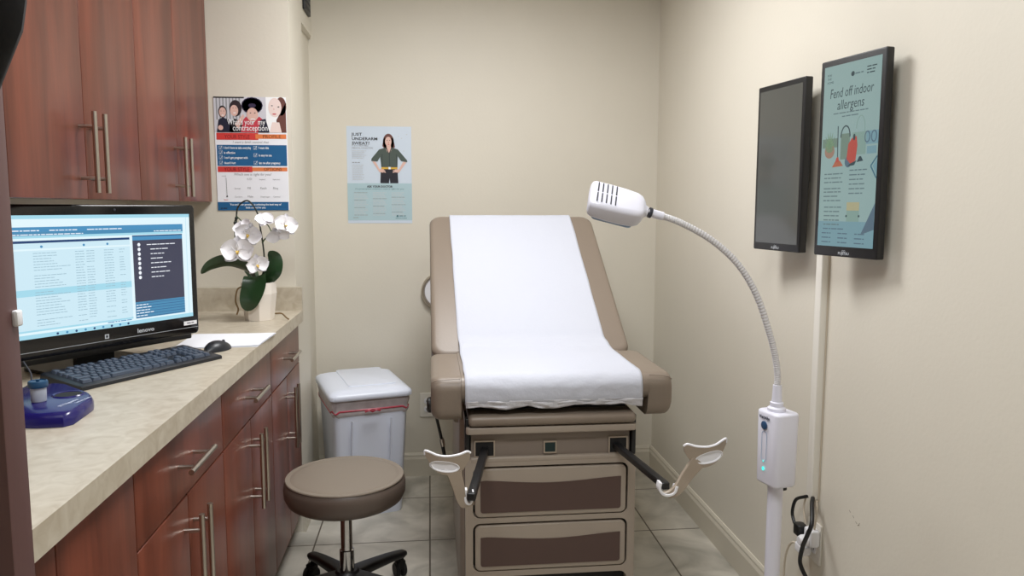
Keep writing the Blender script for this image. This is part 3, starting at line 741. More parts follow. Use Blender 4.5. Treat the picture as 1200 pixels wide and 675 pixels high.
for c in range(3):
    for i in range(16): f.greek(U(.1+c*.29), V_(.685+i*.0155), U(.32+c*.29-.015*((i*7) % 4)), .0045, ink['grey' if (i+c) % 5 == 0 else 'lgrey'], 3)
f.greek(U(.08), V_(.945), U(.18), .005, ink['grey'], 3); f.ell(U(.77), V_(.925), .005, .005, ink['teal'], 3); f.greek(U(.80), V_(.928), U(.9), .007, ink['teal'], 3); f.greek(U(.74), V_(.95), U(.92), .004, ink['teal'], 3)
f.link('text_print', P2)

# dark framed panel high on the pier side
t = thing('wall_vent', 'dark panel mounted high on the pier side at the top edge', 'vent', (XS, 3.46, 2.3))
bm = bmesh.new(); rbox(bm, .15, .30, .012, .004, .003, T(.006, 0, 0) @ RZ(PI/2) @ RX(PI/2)); link('vent_frame', bm, M['black'], t)
bm = bmesh.new()
for k in range(12): fbox(bm, (.012, -.06, -.135+k*.0235), (.0135, .06, -.135+k*.0235+.008))
link('vent_slats', bm, M['slot'], t, False)

# ---------------------------------------------------------------- wall gauge and outlet behind the table
t = thing('wall_gauge', 'round grey dial on the back wall half hidden by the backrest', 'dial', (.045, YB, .915))
bm = bmesh.new(); lathe(bm, [(.001, 0), (.086, 0), (.09, .006), (.09, .022), (.084, .030), (.078, .030), (.074, .024), (.001, .024)], RX(PI/2), 48); link('gauge_rim', bm, M['steel'], t)
bm = bmesh.new(); lathe(bm, [(.001, .0245), (.073, .0245), (.073, .0255), (.001, .0255)], RX(PI/2), 40); link('gauge_face', bm, M['white'], t)
bm = bmesh.new(); fbox(bm, (-.0015, -.0275, -.01), (.0015, -.0262, .055), RY(.5)); link('needle', bm, M['black'], t, False)
def outlet(name, label, loc, nrm_x=None):
    t = thing(name, label, 'outlet', loc)
    rot = RX(PI/2) if nrm_x is None else RZ(-PI/2) @ RX(PI/2)
    bm = bmesh.new(); rbox(bm, .075, .12, .006, .004, .002, rot @ T(0, 0, .003)); link('cover_plate', bm, M['outlet'], t)
    for s in (-1, 1):
        bm = bmesh.new(); rbox(bm, .034, .028, .003, .010, .001, rot @ T(0, s*.02, .007)); sk = link('socket', bm, M['white'], t)
        bm = bmesh.new()
        for q in (-1, 1): fbox(bm, (q*.006-.001, s*.02-.004, .0085), (q*.006+.001, s*.02+.005, .0089), rot)
        link('socket_slots', bm, M['black'], sk, False)
    return t
outlet('wall_outlet', 'white power outlet low on the back wall beside the exam table', (-.02, YB, .355))

# ---------------------------------------------------------------- exam table
CX = .355
et = thing('exam_table', 'beige and taupe medical exam table with raised backrest and stirrups', 'exam table', (CX, 2.7, 0))
ei = T(-CX, -2.7, 0)
def EL(name, bm, m, parent=et, sm=True):
    bmesh.ops.transform(bm, matrix=ei, verts=bm.verts); return link(name, bm, m, parent, sm)
# body: rear pedestal and front fascia with openings
bm = bmesh.new()
rbox(bm, .54, .80, .62, .03, .01, T(CX+.002, 2.78, .335))
EL('pedestal', bm, M['table_body'])
bm = bmesh.new(); rbox(bm, .50, .85, .02, .03, .005, T(CX+.0, 2.80, .012)); EL('foot_plate', bm, M['black'])
def xz_ring(w, h, r, x, z, y, n=6): return [Vector((x+px, y, z+pz)) for px, pz in rr(w, h, r, n)]
def fascia_hole(bm, W0, H0, cx, cz, r0, W1, H1, r1_, hx, hz, yf, yb):
    o = xz_ring(W0, H0, r0, cx, cz, yf); i = xz_ring(W1, H1, r1_, hx, hz, yf); ib = xz_ring(W1, H1, r1_, hx, hz, yb); ob = xz_ring(W0, H0, r0, cx, cz, yb)
    loft(bm, [ob, o, i, ib], caps=False, loop=True)
YFt = 2.215
x0, x1 = .098, .622; XW = x1-x0; xm = (x0+x1)/2
# fascia split in three bands each with one opening
bands = [(.545, .360, .533, .383), (.360, .188, .361+.0, .212)]
bm = bmesh.new()
D1 = (.372, .537); D2 = (.205, .369); D3 = (.03, .198)
zs = [.575, .3705+.0, .2015, .0]
for (zt, zb), (d0, d1) in zip([(.565, .3705), (.3705, .2015), (.2015, .01)], [(.380, .541), (.2105, .3635), (.03, .1925)]):
    fascia_hole(bm, XW, zt-zb, xm, (zt+zb)/2, .0005, .478, d1-d0, .022, xm, (d0+d1)/2, YFt, YFt+.03)
EL('front_fascia', bm, M['table_body'])
bm = bmesh.new(); fbox(bm, (x0+.005, YFt+.028, .02), (x1-.005, YFt+.17, .67)); EL('recess_liner', bm, M['black_matte'], sm=False)
for (d0, d1) in [(.380, .541), (.2105, .3635)]:
    bm = bmesh.new(); h = d1-d0-.010; zc = (d0+d1)/2-.002
    rbox(bm, .466, h, .030, .018, .004, T(xm, YFt+.012, zc) @ RX(PI/2)); dwr = EL('drawer', bm, M['table_body'])
    # inset brown panel with a sagging top edge
    pts = []
    wI = .432; hI = h-.058
    for px, pz in rr(wI, hI, .008, 4): pts.append((px, pz))
    top = [(wI/2-.012-(wI-.024)*k/24, hI/2 + .0) for k in range(25)]
    out = []
    bl = [(px, pz) for px, pz in rr(wI, hI, .008, 4) if pz < 0]
    out = [(wI/2, hI/2+.008)] + [(wI/2-(wI)*k/24, hI/2+.008-.012*math.sin(PI*k/24)**1.5) for k in range(1, 24)] + [(-wI/2, hI/2+.006)] + bl
    bm = bmesh.new(); prism(bm, out, .0025, T(xm, YFt-.003, zc-.014) @ RX(PI/2)); EL('drawer_inset', bm, M['drawer_inset'], dwr, sm=False)
bm = bmesh.new(); rbox(bm, .45, .02, .22, .004, .003, T(xm, YFt+.1, .115)); EL('step_tray', bm, M['black'])
# control recess between fascia and tray
bm = bmesh.new(); fbox(bm, (x0+.018, YFt+.012, .568), (x1-.018, YFt+.03, .64)); EL('socket_panel', bm, M['grey_panel'], sm=False)
for a, b in ((x0, x0+.014), (x1-.014, x1)):
    bm = bmesh.new(); rbox(bm, b-a, .03, .125, .004, .002, T((a+b)/2, YFt+.015, .6275)); EL('side_frame', bm, M['black'])
bm = bmesh.new(); prism(bm, [(-.16, 0), (.16, 0), (.135, -.016), (-.135, -.016)], .012, T(xm, YFt+.014, .641) @ RX(PI/2)); EL('tray_lip', bm, M['grey_panel'], sm=False)
bm = bmesh.new(); rbox(bm, XW-.03, .026, .016, .006, .004, T(xm, YFt+.012, .561)); EL('fascia_ledge', bm, M['table_body'])
for sx_, z_, w_, h_, m_ in [(.157, .594, .055, .044, 'black_matte'), (xm-.003, .594, .032, .030, 'teal_dark'), (.568, .594, .052, .046, 'black_matte')]:
    bm = bmesh.new(); o = xz_ring(w_+.008, h_+.008, .002, sx_, z_, YFt+.006, 2); i = xz_ring(w_, h_, .001, sx_, z_, YFt+.006, 2); ib = xz_ring(w_, h_, .001, sx_, z_, YFt+.011, 2); ob = xz_ring(w_+.008, h_+.008, .002, sx_, z_, YFt+.012, 2)
    loft(bm, [ob, o, i, ib], caps=False, loop=True); fr = EL('socket_frame', bm, M['taupe_plastic'], sm=False)
    bm = bmesh.new(); fbox(bm, (sx_-w_/2, YFt+.009, z_-h_/2), (sx_+w_/2, YFt+.0115, z_+h_/2)); EL('socket_well', bm, M[m_], fr, sm=False)
# foot tray and pad
bm = bmesh.new(); rbox(bm, XW-.005, .60, .022, .012, .004, T(xm, 2.50, .655)); EL('foot_tray', bm, M['table_body'])
def roundbox_x(bm, xa, xb, ya, yb, za, zb, r, rx=None, mi=0):
    """loft along x of rounded yz sections, softened at both ends"""
    rx = rx or r; rings = []
    for k in range(5):
        a = PI/2*k/4; rings.append((xa+rx*(1-math.sin(a)), rx*(1-math.cos(PI/2-a)) if False else rx*(1-math.sin(a))*0+rx*(1-math.cos(PI/2-a))))
    rr_ = []
    for k in range(6):
        a = PI/2*k/5; rr_.append((rx*(1-math.cos(a))*1.0, rx*(1-math.sin(a))))
    seq = [(xa+dx, ins) for dx, ins in rr_] + [(xb-dx, ins) for dx, ins in reversed(rr_)]
    R_ = []
    for x, ins in seq:
        w_, h_ = yb-ya-2*ins, zb-za-2*ins*min(1, (zb-za)/2/rx if rx else 1)
        h_ = max(h_, .004)
        R_.append([Vector((x, (ya+yb)/2+py, (za+zb)/2+pz)) for py, pz in rr(w_, h_, min(r, h_/2*.98), 6)])
    loft(bm, R_, mi=mi)
bm = bmesh.new(); roundbox_x(bm, x0+.010, x1-.006, 2.19, 2.7, .670, .702, .014, .012); EL('leg_rest_pad', bm, M['vinyl'])
bm = bmesh.new(); fbox(bm, (x0+.02, YFt+.06, .70), (x1-.02, 3.1, .735)); EL('seat_plate', bm, M['black_matte'], sm=False)
bm = bmesh.new(); rbox(bm, .05, .30, .10, .01, .006, T(x0-.0, 2.62, .655)); rbox(bm, .05, .30, .10, .01, .006, T(x1, 2.62, .655)); EL('side_brackets', bm, M['table_body'])
# seat cushion: centre section plus two deep flanks, single surface
bm = bmesh.new(); R_ = []
SX0, SX1 = -.003, .738; ycut = 2.205
def sec(x):
    e = min(x-SX0, SX1-x)                # distance from outer edge
    k = max(0, 1-e/.03); ins = .03*(1-math.sqrt(max(0, 1-k*k)))
    # flank depth
    fl = 1 if (x < .088 or x > .655) else 0
    zb = .682 if fl else .738
    zt = .818 - ins*.55 - .003*fl
    yf = 2.20 + (.010 if fl else 0) + ins; yb = 2.63-ins*.3
    zb = zb + ins*.8
    return yf, yb, zb, zt, .040
xsn = [SX0+.0005, SX0+.002, SX0+.006, SX0+.013, SX0+.022, SX0+.035, SX0+.06, .080, .0878, .0882, .11, .2, .3, .4, .5, .6, .64, .6548, .6552, .67, .69, SX1-.035, SX1-.022, SX1-.013, SX1-.006, SX1-.002, SX1-.0005]
for x in xsn:
    yf, yb, zb, zt, r = sec(x); w_, h_ = yb-yf, zt-zb
    R_.append([Vector((x, (yf+yb)/2+py, (zt+zb)/2+pz)) for py, pz in rr(w_, h_, min(r, h_/2*.95), 7)])
loft(bm, R_); EL('seat_cushion', bm, M['vinyl'])
bm = bmesh.new()
for pts in ([(SX0+.004, 2.225, .80), (SX0+.02, 2.215, .808), (SX0+.05, 2.218, .8105), (.085, 2.218, .811)], [(.66, 2.218, .811), (.69, 2.215, .81), (SX1-.02, 2.216, .805), (SX1-.004, 2.228, .795)]): tube(bm, pts, .0015, 6)
EL('seat_piping', bm, M['vinyl'])
# backrest
bt = Vector((0, 3.25, 1.285)); bb = Vector((0, 2.655, .80)); bd = (bt-bb); BLn = bd.length; bd.normalize()
bn = Vector((0, -bd.z, bd.y))     # surface normal (towards camera/up)
TH = .075
BM = frame(bb - bn*TH/2, (1, 0, 0), bd)   # x right, y up the back, z = normal
assert abs(BM.col[2].to_3d().dot(bn)-1) < .01
bm = bmesh.new(); R_ = []
re = .018
lv = [(-TH/2+re*(1-math.cos(PI/2*q/5)), re*(1-math.sin(PI/2*q/5))) for q in range(6)]
lv += [(-z, i) for z, i in reversed(lv)]
for z, ins in lv:
    ring = []
    for px, py in rr(.715-2*ins, BLn-2*ins, .045, 8):
        f_ = (py+BLn/2)/BLn            # taper and skew to the measured corners
        xl = 0.0+(-.002)*f_; xr_ = .722+(.690-.722)*f_
        cx_ = (xl+xr_)/2; sc = (xr_-xl)/.715
        ring.append(BM @ Vector((cx_+px*sc, py+BLn/2, z)))
    R_.append(ring)
loft(bm, R_); EL('backrest_cushion', bm, M['vinyl'])
bm = bmesh.new(); rbox(bm, .60, BLn-.1, .02, .02, .004, BM @ T(.35, BLn/2, -TH/2-.012)); EL('backrest_shell', bm, M['cream_plastic'])
bm = bmesh.new(); cyl(bm, (.10, 3.10, .95), (.10, 2.95, .68), .012); cyl(bm, (.60, 3.10, .95), (.60, 2.95, .68), .012); EL('backrest_struts', bm, M['steel'])
# exam paper: strip over backrest, seat and front roll
path = []
top = bt + bn*.002
path += [bt - bn*(TH*.8) - bd*.02 + bd*.03, bt + bd*.008 - bn*.03, bt + bd*.004 - bn*.006, bt - bd*.02 + bn*.003]
for k in range(1, 18): path.append(bt.lerp(bb, k/18*.955+.01) + bn*.0035)
path += [Vector((0, 2.660, .836)), Vector((0, 2.630, .8265)), Vector((0, 2.59, .8225))]
for k in range(1, 12): path.append(Vector((0, 2.59-.345*k/11, .8222)))
for k in range(1, 7):
    a = PI/2*k/6; path.append(Vector((0, 2.245-.048*math.sin(a), .7745+.0477*math.cos(a)+.0)))
path += [Vector((0, 2.196, .757)), Vector((0, 2.199, .744)), Vector((0, 2.208, .735)), Vector((0, 2.225, .731))]
P = catmull(path, 3); n = len(P); acc = [0]
for a, b in zip(P[:-1], P[1:]): acc.append(acc[-1]+(b-a).length)
bm = bmesh.new(); rows_ = []; NX = 60
for i, p in enumerate(P):
    f_ = acc[i]/acc[-1]; xa = .080+.018*min(1, f_/.62) ; xb = .596+.040*min(1, f_/.62)
    tn = (P[min(i+1, n-1)]-P[max(i-1, 0)]).normalized(); nn = Vector((1, 0, 0)).cross(tn)
    if nn.dot(Vector((0, -.7, .7))) < 0: nn = -nn
    rr2 = []
    front = max(0, (f_-.80)/.20)
    for k in range(NX+1):
        u = k/NX; x = xa+(xb-xa)*u
        d = .0009*noise.noise(Vector((x*9, acc[i]*9, 0))) + .0006*abs(noise.noise(Vector((x*38, acc[i]*30, 3))))
        d += front*(.004*abs(noise.noise(Vector((x*14, acc[i]*22, 7))))+.0012*abs(noise.noise(Vector((x*50, acc[i]*45, 9)))))
        q = p + nn*(d+.0012)
        if i == n-1: q = q + Vector((0, 0, -.010*abs(noise.noise(Vector((x*12, 0, 5))))))
        rr2.append(bm.verts.new((x + (.003*noise.noise(Vector((0, acc[i]*8, 1+u))) if k in (0, NX) else 0), q.y, q.z)))
    rows_.append(rr2)
for a, b in zip(rows_[:-1], rows_[1:]):
    for k in range(NX): bm.faces.new((a[k], a[k+1], b[k+1], b[k]))
pp = EL('paper_x', bm, M['paper'])
bpy.data.objects.remove(et.children[-1]) if False else None
# paper is a separate sheet lying on the table
pp.name = 'exam_paper_sheet'; pp.parent = None; pp.location = (CX, 2.7, 0)
md = pp.modifiers.new('thick', 'SOLIDIFY'); md.thickness = .0006; md.offset = 1
tag(pp, 'white crinkled paper sheet draped over the exam table backrest and seat', 'paper sheet')
# torn clear edge under the paper front
bm = bmesh.new(); rows_ = []
for j in range(6):
    rw = []
    for k in range(50):
        x = .10+.535*k/49; v = j/5
        low = .018+.026*abs(noise.noise(Vector((x*7, 2, 0))))
        rw.append(bm.verts.new((x, 2.194+.006*v+.007*noise.noise(Vector((x*30, v*3, 4))), .748-low*v)))
    rows_.append(rw)
for a, b in zip(rows_[:-1], rows_[1:]):
    for k in range(49): bm.faces.new((a[k], a[k+1], b[k+1], b[k]))
film = mat('thin_crumpled_paper', (206, 206, 212), .4, bump=.8, bscale=90)
fo = EL('crumpled_edge', bm, film, et); fo.parent = pp; fo.location = (0, 0, 0)
md = fo.modifiers.new('thick', 'SOLIDIFY'); md.thickness = .0006
# left side release knob and gas strut
bm = bmesh.new(); lathe(bm, [(.001, 0), (.022, 0), (.026, .006), (.026, .022), (.02, .028), (.001, .028)], T(.012, 2.45, .675) @ RY(-PI/2), 24); EL('side_knob', bm, M['black'])
bm = bmesh.new(); cyl(bm, (.008, 2.45, .665), (.032, 2.47, .55), .005); cyl(bm, (.034, 2.475, .535), (.05, 2.50, .43), .006); EL('side_rod', bm, M['black'])
bm = bmesh.new(); cyl(bm, (.031, 2.468, .556), (.036, 2.476, .528), .008); EL('rod_joint', bm, M['steel'])

# stirrups (parts of the table): bar, bracket, arm, cup
def blade(bm, P_, W_, t):
    """flat strip through P_ with widths W_ (vectors = half-width directions)"""
    rings = []
    for p, wv in zip(P_, W_):
        p = Vector(p); wv = Vector(wv)
        rings.append((p, wv))
    V1 = []
    for i, (p, wv) in enumerate(rings):
        tn = (rings[min(i+1, len(rings)-1)][0]-rings[max(i-1, 0)][0]).normalized(); nn = tn.cross(wv).normalized()*t/2
        V1.append([p-wv-nn*.6, p-wv*.9-nn, p+wv*.9-nn, p+wv-nn*.6, p+wv+nn*.6, p+wv*.9+nn, p-wv*.9+nn, p-wv+nn*.6])
    loft(bm, V1)
def cup(mt, w, h, mirror, par):
    """heel cup: curved plate with an oval hole; local x across, y up, z toward viewer"""
    bm = bmesh.new()
    outer = [(-.50, .42), (-.42, .50), (-.25, .40), (0, .33), (.22, .36), (.38, .46), (.50, .50), (.50, .34), (.42, .10), (.30, -.22), (.16, -.40), (-.06, -.50), (-.22, -.46), (-.34, -.30), (-.44, .0), (-.5, .22)]
    O = catmull([(a, b, 0) for a, b in outer]+[(outer[0][0], outer[0][1], 0)], 4)[:-1]
    n = len(O)
    hc = Vector((.06, -.10, 0))
    def hole(p):
        d = (p-hc); a = math.atan2(d.y/.62, d.x); return Vector((hc.x+.32*math.cos(a), hc.y+.24*math.sin(a)+.06*math.cos(a), 0))
    def bend(p, zz):
        x, y = p.x*w*(-1 if mirror else 1), p.y*h
        return mt @ Vector((x, y, zz - .35*w*(2*p.x)**2*.35 + .12*h*p.y))
    Rg = []
    for lam in (0, .33, .66, 1): Rg.append([p.lerp(hole(p), lam) for p in O])
    t = .0055
    loop = [[bend(p, t/2) for p in r] for r in Rg] + [[bend(p, -t/2) for p in r] for r in reversed(Rg)]
    loft(bm, loop, caps=False, loop=True)
    c_ = EL('heel_cup', bm, M['taupe_plastic'], par)
    bm = bmesh.new()   # white rim along the top
    rim = [bend(p, 0) for p in catmull([(a, b+.02, 0) for a, b in outer[:8]], 4)]
    tube(bm, rim, .0033, 8, smooth=0); EL('rim', bm, M['white'], c_)
    bm = bmesh.new(); hr = [bend(hole(p), 0) for p in O]; hr.append(hr[0]); tube(bm, hr, .003, 8, smooth=0)
    # white inner bowl behind the hole
    V1 = [[bend(hole(p).lerp(hc, q), +.0005-.004*q) for p in O] for q in (0, .4, .8, .98)]
    loft(bm, V1, caps=True); EL('cup_liner', bm, M['white'], c_)
    return c_
# right
bm = bmesh.new(); rbox(bm, .021, .41, .019, .004, .003, T(.5822, 2.075, .592) @ RZ(.135)); stR = EL('stirrup', bm, M['black'])
tag(stR, 'right stirrup with black bar and taupe heel cup')
def hook(pts, par, w_=.013):
    bm = bmesh.new(); P_ = catmull(pts, 5); blade(bm, P_, [(0, w_, 0)]*len(P_), .007); EL('bracket', bm, M['white'], par)
hook([(.590, 1.868, .607), (.588, 1.868, .590), (.597, 1.868, .577), (.613, 1.868, .573), (.628, 1.868, .580), (.634, 1.868, .596)], stR)
bm = bmesh.new()
blade(bm, catmull([(.606, 1.866, .571), (.626, 1.864, .577), (.645, 1.866, .594), (.661, 1.87, .616), (.679, 1.87, .640), (.695, 1.87, .660)], 4), [((.013+.008*(k/20)**2)*.8, 0, -(.013+.008*(k/20)**2)*.6) for k in range(21)], .012); EL('arm', bm, M['taupe_plastic'], stR)
cup(frame((.714, 1.862, .676), (1, 0, .10), (.18, 0, 1)), .114, .066, False, stR)
# left
bm = bmesh.new(); rbox(bm, .022, .43, .020, .004, .003, T(.132, 2.065, .590) @ RZ(-.165)); stL = EL('stirrup', bm, M['black'])
tag(stL, 'left stirrup with black bar and taupe heel cup')
hook([(.084, 1.872, .606), (.082, 1.872, .588), (.086, 1.872, .572), (.095, 1.872, .570), (.101, 1.872, .583), (.104, 1.872, .600)], stL, .010)
bm = bmesh.new()
blade(bm, catmull([(.094, 1.872, .564), (.082, 1.870, .566), (.072, 1.868, .586), (.066, 1.866, .612), (.058, 1.866, .640), (.054, 1.866, .655)], 4), [((.012+.008*(k/20)**2), 0, .004) for k in range(21)], .012); EL('arm', bm, M['taupe_plastic'], stL)
cup(frame((.038, 1.860, .676), (1, 0, -.04), (.02, 0, 1)), .114, .060, True, stL)

# ---------------------------------------------------------------- rolling stool
st = thing('rolling_stool', 'round taupe padded stool on a black five-star castor base', 'stool', (-.280, 2.42, 0))
bm = bmesh.new(); SR = .187
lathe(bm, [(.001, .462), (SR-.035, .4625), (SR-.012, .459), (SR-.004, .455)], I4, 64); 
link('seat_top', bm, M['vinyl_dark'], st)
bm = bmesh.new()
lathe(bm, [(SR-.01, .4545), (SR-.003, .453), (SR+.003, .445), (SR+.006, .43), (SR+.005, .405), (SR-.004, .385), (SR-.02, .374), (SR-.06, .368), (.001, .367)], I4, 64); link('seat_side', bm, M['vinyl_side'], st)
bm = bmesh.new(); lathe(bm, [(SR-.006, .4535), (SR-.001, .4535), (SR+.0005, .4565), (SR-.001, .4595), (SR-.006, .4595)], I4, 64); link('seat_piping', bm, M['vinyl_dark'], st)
bm = bmesh.new(); lathe(bm, [(.001, .367), (.022, .367), (.022, .335), (.0205, .333), (.001, .333)], I4, 28); link('column_collar', bm, M['slot'], st)
bm = bmesh.new(); lathe(bm, [(.001, .335), (.0185, .335), (.0185, .21), (.0235, .208), (.0235, .12), (.001, .12)], I4, 28); link('column', bm, M['chrome'], st)
bm = bmesh.new(); lathe(bm, [(.001, .095), (.045, .095), (.05, .105), (.045, .128), (.032, .14), (.001, .142)], I4, 32); link('hub', bm, M['black'], st)
for k in range(5):
    a = math.radians(51+72*k)
    mt = RZ(a)
    bm = bmesh.new(); rings = []
    for r, hw, zt, zb in [(.02, .030, .135, .098), (.10, .025, .127, .095), (.20, .021, .113, .085), (.262, .020, .100, .076), (.278, .017, .097, .078), (.284, .010, .094, .080)]:
        rings.append([mt @ Vector((r, py, (zt+zb)/2+pz)) for py, pz in rr(2*hw, zt-zb, .010, 3)])
    loft(bm, rings); leg = link('leg', bm, M['black'], st)
    bm = bmesh.new(); c = mt @ Vector((.262, 0, 0)); ca = a+1.1+k*.9
    W = T(c.x, c.y, 0) @ RZ(ca)
    for s in (-1, 1): lathe(bm, [(.001, -.008), (.023, -.008), (.026, -.005), (.026, .005), (.023, .008), (.001, .008)], W @ T(.012, s*.012, .027) @ RX(PI/2), 24)
    lathe(bm, [(.001, .03), (.010, .03), (.010, .08), (.001, .08)], W, 16)
    rbox(bm, .034, .034, .022, .008, .004, W @ T(.008, 0, .052)); link('castor', bm, M['black_matte'], leg)

# ---------------------------------------------------------------- waste bin
bw, bdp, bh = .33, .43, .555
bang = .28
bi = thing('waste_bin', 'white plastic waste bin with lid behind the stool', 'bin', (-.305, 3.335, 0), bang)
bm = bmesh.new()
def ringz(w_, d_, z, r=.03): return [Vector((x, y, z)) for x, y in rr(w_, d_, r, 5)]
loft(bm, [ringz(bw-.05, bdp-.14, .0), ringz(bw-.045, bdp-.135, .01), ringz(bw-.012, bdp-.03, bh-.045), ringz(bw-.008, bdp-.02, bh-.04), ringz(bw-.008, bdp-.02, bh-.03), ringz(bw-.02, bdp-.035, bh-.03), ringz(bw-.06, bdp-.15, .012)])
link('bin_body', bm, M['white_bin'], bi)
bm = bmesh.new()
for sx_ in (-.082, .082):
    rings = []
    for z, yy, s in [(.04, -.158, 1), (.44, -.208, 1)]:
        rings.append([Vector((sx_+q*.004, yy+dy, z)) for q, dy in ((-1, 0), (-.4, -.006), (.4, -.006), (1, 0))])
    loft(bm, rings)
link('front_ribs', bm, M['white_bin'], bi)
bm = bmesh.new(); P_ = []
for z, g_, ww in [(.455, .004, 1), (.47, .010, 1), (.49, .006, 1), (.51, .010, 1), (.527, .006, 1)]:
    o_ = rr(bw-.014+g_*2-(.527-z)*.10, bdp-.03+g_*2-(.527-z)*.25, .03, 9)
    P_.append([Vector((x*(1+.006*math.sin(i*2.1)), y*(1+.004*math.sin(i*3.7)), z+.003*math.sin(i*1.3))) for i, (x, y) in enumerate(o_)])
loft(bm, P_, caps=False); link('liner_bag', bm, M['bag'], bi)
bm = bmesh.new()
o_ = [Vector((x, y, .476+.005*math.sin(i*.9))) for i, (x, y) in enumerate(rr(bw-.006+.0, bdp-.028, .03, 9))]; o_.append(o_[0])
tube(bm, o_, .0045, 6, smooth=0)
for dx in (-.02, .02): tube(bm, [(0, -.222, .476), (dx*.7, -.228, .483), (dx*1.6, -.224, .478)], .0045, 6)
link('drawstring', bm, M['red'], bi)
bm = bmesh.new()
loft(bm, [ringz(bw+.012, bdp+.006, bh-.028, .028), ringz(bw+.018, bdp+.012, bh-.024, .03), ringz(bw+.018, bdp+.012, bh-.010, .03), ringz(bw+.012, bdp+.004, bh-.004, .03), ringz(bw-.006, bdp-.016, bh+.004, .03), ringz(bw-.05, bdp-.06, bh+.012, .03), ringz(bw-.08, bdp-.09, bh+.0135, .03)])
lid = link('lid', bm, M['white_bin'], bi)
bm = bmesh.new(); rbox(bm, bw*.62, bdp*.80, .005, .02, .002, T(.02, .03, bh+.0145)); link('lid_flap', bm, M['white_bin'], lid)

# ---------------------------------------------------------------- examination lamp
LX, LY = .852, 1.755
lp = thing('exam_lamp', 'white examination lamp on a pole with long gooseneck at right', 'lamp', (LX, LY, 0))
li = T(-LX, -LY, 0)
def LL(name, bm, m, parent=lp, sm=True):
    bmesh.ops.transform(bm, matrix=li, verts=bm.verts); return link(name, bm, m, parent, sm)
bm = bmesh.new(); lathe(bm, [(.001, .04), (.0185, .04), (.0185, .648), (.001, .648)], T(LX, LY, 0), 32); LL('pole', bm, M['lamp_white'])
bm = bmesh.new(); lathe(bm, [(.0185, .632), (.0205, .632), (.0205, .647), (.0185, .647)], T(LX, LY, 0), 32); LL('pole_collar', bm, M['lamp_white'])
bm = bmesh.new(); lathe(bm, [(.001, .055), (.05, .055), (.06, .065), (.045, .085), (.022, .095), (.001, .095)], T(LX, LY, 0), 32); LL('base_hub', bm, M['lamp_white'])
for k in range(5):
    a = 2*PI*k/5+.35; bm = bmesh.new()
    tube(bm, [(LX, LY, .07), (LX+.11*math.cos(a), LY+.11*math.sin(a), .068), (LX+.205*math.cos(a), LY+.205*math.sin(a), .055)], .013, 10); lg = LL('leg', bm, M['lamp_white'])
    bm = bmesh.new(); lathe(bm, [(.001, -.01), (.021, -.01), (.0235, -.006), (.0235, .006), (.021, .01), (.001, .01)], T(LX+.205*math.cos(a), LY+.205*math.sin(a), .024) @ RZ(a) @ RX(PI/2), 20)
    cyl(bm, (LX+.205*math.cos(a), LY+.205*math.sin(a), .024), (LX+.205*math.cos(a), LY+.205*math.sin(a), .055), .006); LL('castor', bm, M['slot'], lg)
bm = bmesh.new(); rbox(bm, .068, .080, .185, .016, .006, T(LX, LY, .728) @ RZ(.24), taper=1.05); box = LL('control_box', bm, M['lamp_white'])
bm = bmesh.new(); lathe(bm, [(.001, .818), (.022, .818), (.022, .828), (.016, .832), (.016, .842), (.0125, .844), (.0105, .885), (.001, .885)], T(.847, LY, 0), 28); LL('neck_socket', bm, M['lamp_white'])
xf = LX-.0372
BF = T(LX, LY, 0) @ RZ(.24) @ T(-LX, -LY, 0) @ frame((xf+.0012, LY, .728), (0, -1, 0), (0, 0, 1))       # box face looking toward -x
bm = bmesh.new(); lathe(bm, [(.001, 0), (.0105, 0), (.0105, .002), (.008, .003), (.001, .0035)], BF @ T(-.004, .058, .001), 24); LL('power_button', bm, mat('blue_button', (44, 76, 112), .3), box)
lg_ = mat('teal_led', (60, 200, 190), .3, emit=(70, 235, 215), es=.9)
f = Flat(li @ BF @ T(0, 0, .0008)); f.ell(-.004, -.052, .0042, .0052, lg_, 1, 16); f.ell(-.004, -.033, .002, .0028, lg_, 1, 12); f.link('status_light', box)
f = Flat(li @ BF @ T(0, 0, .0014)); f.text('WelchAllyn', -.024, .074, .011, ink['navy'], 1, fat=.0004, width=.040); f.link('maker_lettering', box)
bm = bmesh.new(); o_ = [BF @ Vector((-.004+x, .005+y, .0002)) for x, y in rr(.018, .075, .008, 4)]; o_.append(o_[0]); tube(bm, o_, .0006, 5, smooth=0); LL('touch_groove', bm, M['lens'], box)
# gooseneck
gp = [(.830, LY, .880), (.829, LY, .92), (.820, LY, .97), (.801, LY, 1.032), (.768, LY, 1.115), (.721, LY, 1.186), (.657, LY, 1.242), (.584, LY, 1.282), (.533, LY, 1.300), (.503, LY, 1.308)]
gp = [(x*(LY/1.72), y, 1.32+(z-1.32)*(LY/1.72)) for x, y, z in gp]
bm = bmesh.new(); P = catmull(gp, 4)
fine = catmull(P, 16)
tube(bm, fine, lambda t_: .0078+.0006*math.sin(t_*PI*2*105), 10, smooth=0); LL('gooseneck', bm, mat('grey_gooseneck', (206, 204, 206), .35))
bm = bmesh.new(); d0 = Vector(gp[-1]); d1 = Vector(gp[-2]); dd = (d0-d1).normalized()
cyl(bm, d0-dd*.035, d0-dd*.004, .0100); LL('neck_sleeve', bm, M['lamp_white'])
bm = bmesh.new(); cyl(bm, d0-dd*.006, d0-dd*.0, .0125); LL('neck_ring', bm, M['slot'])
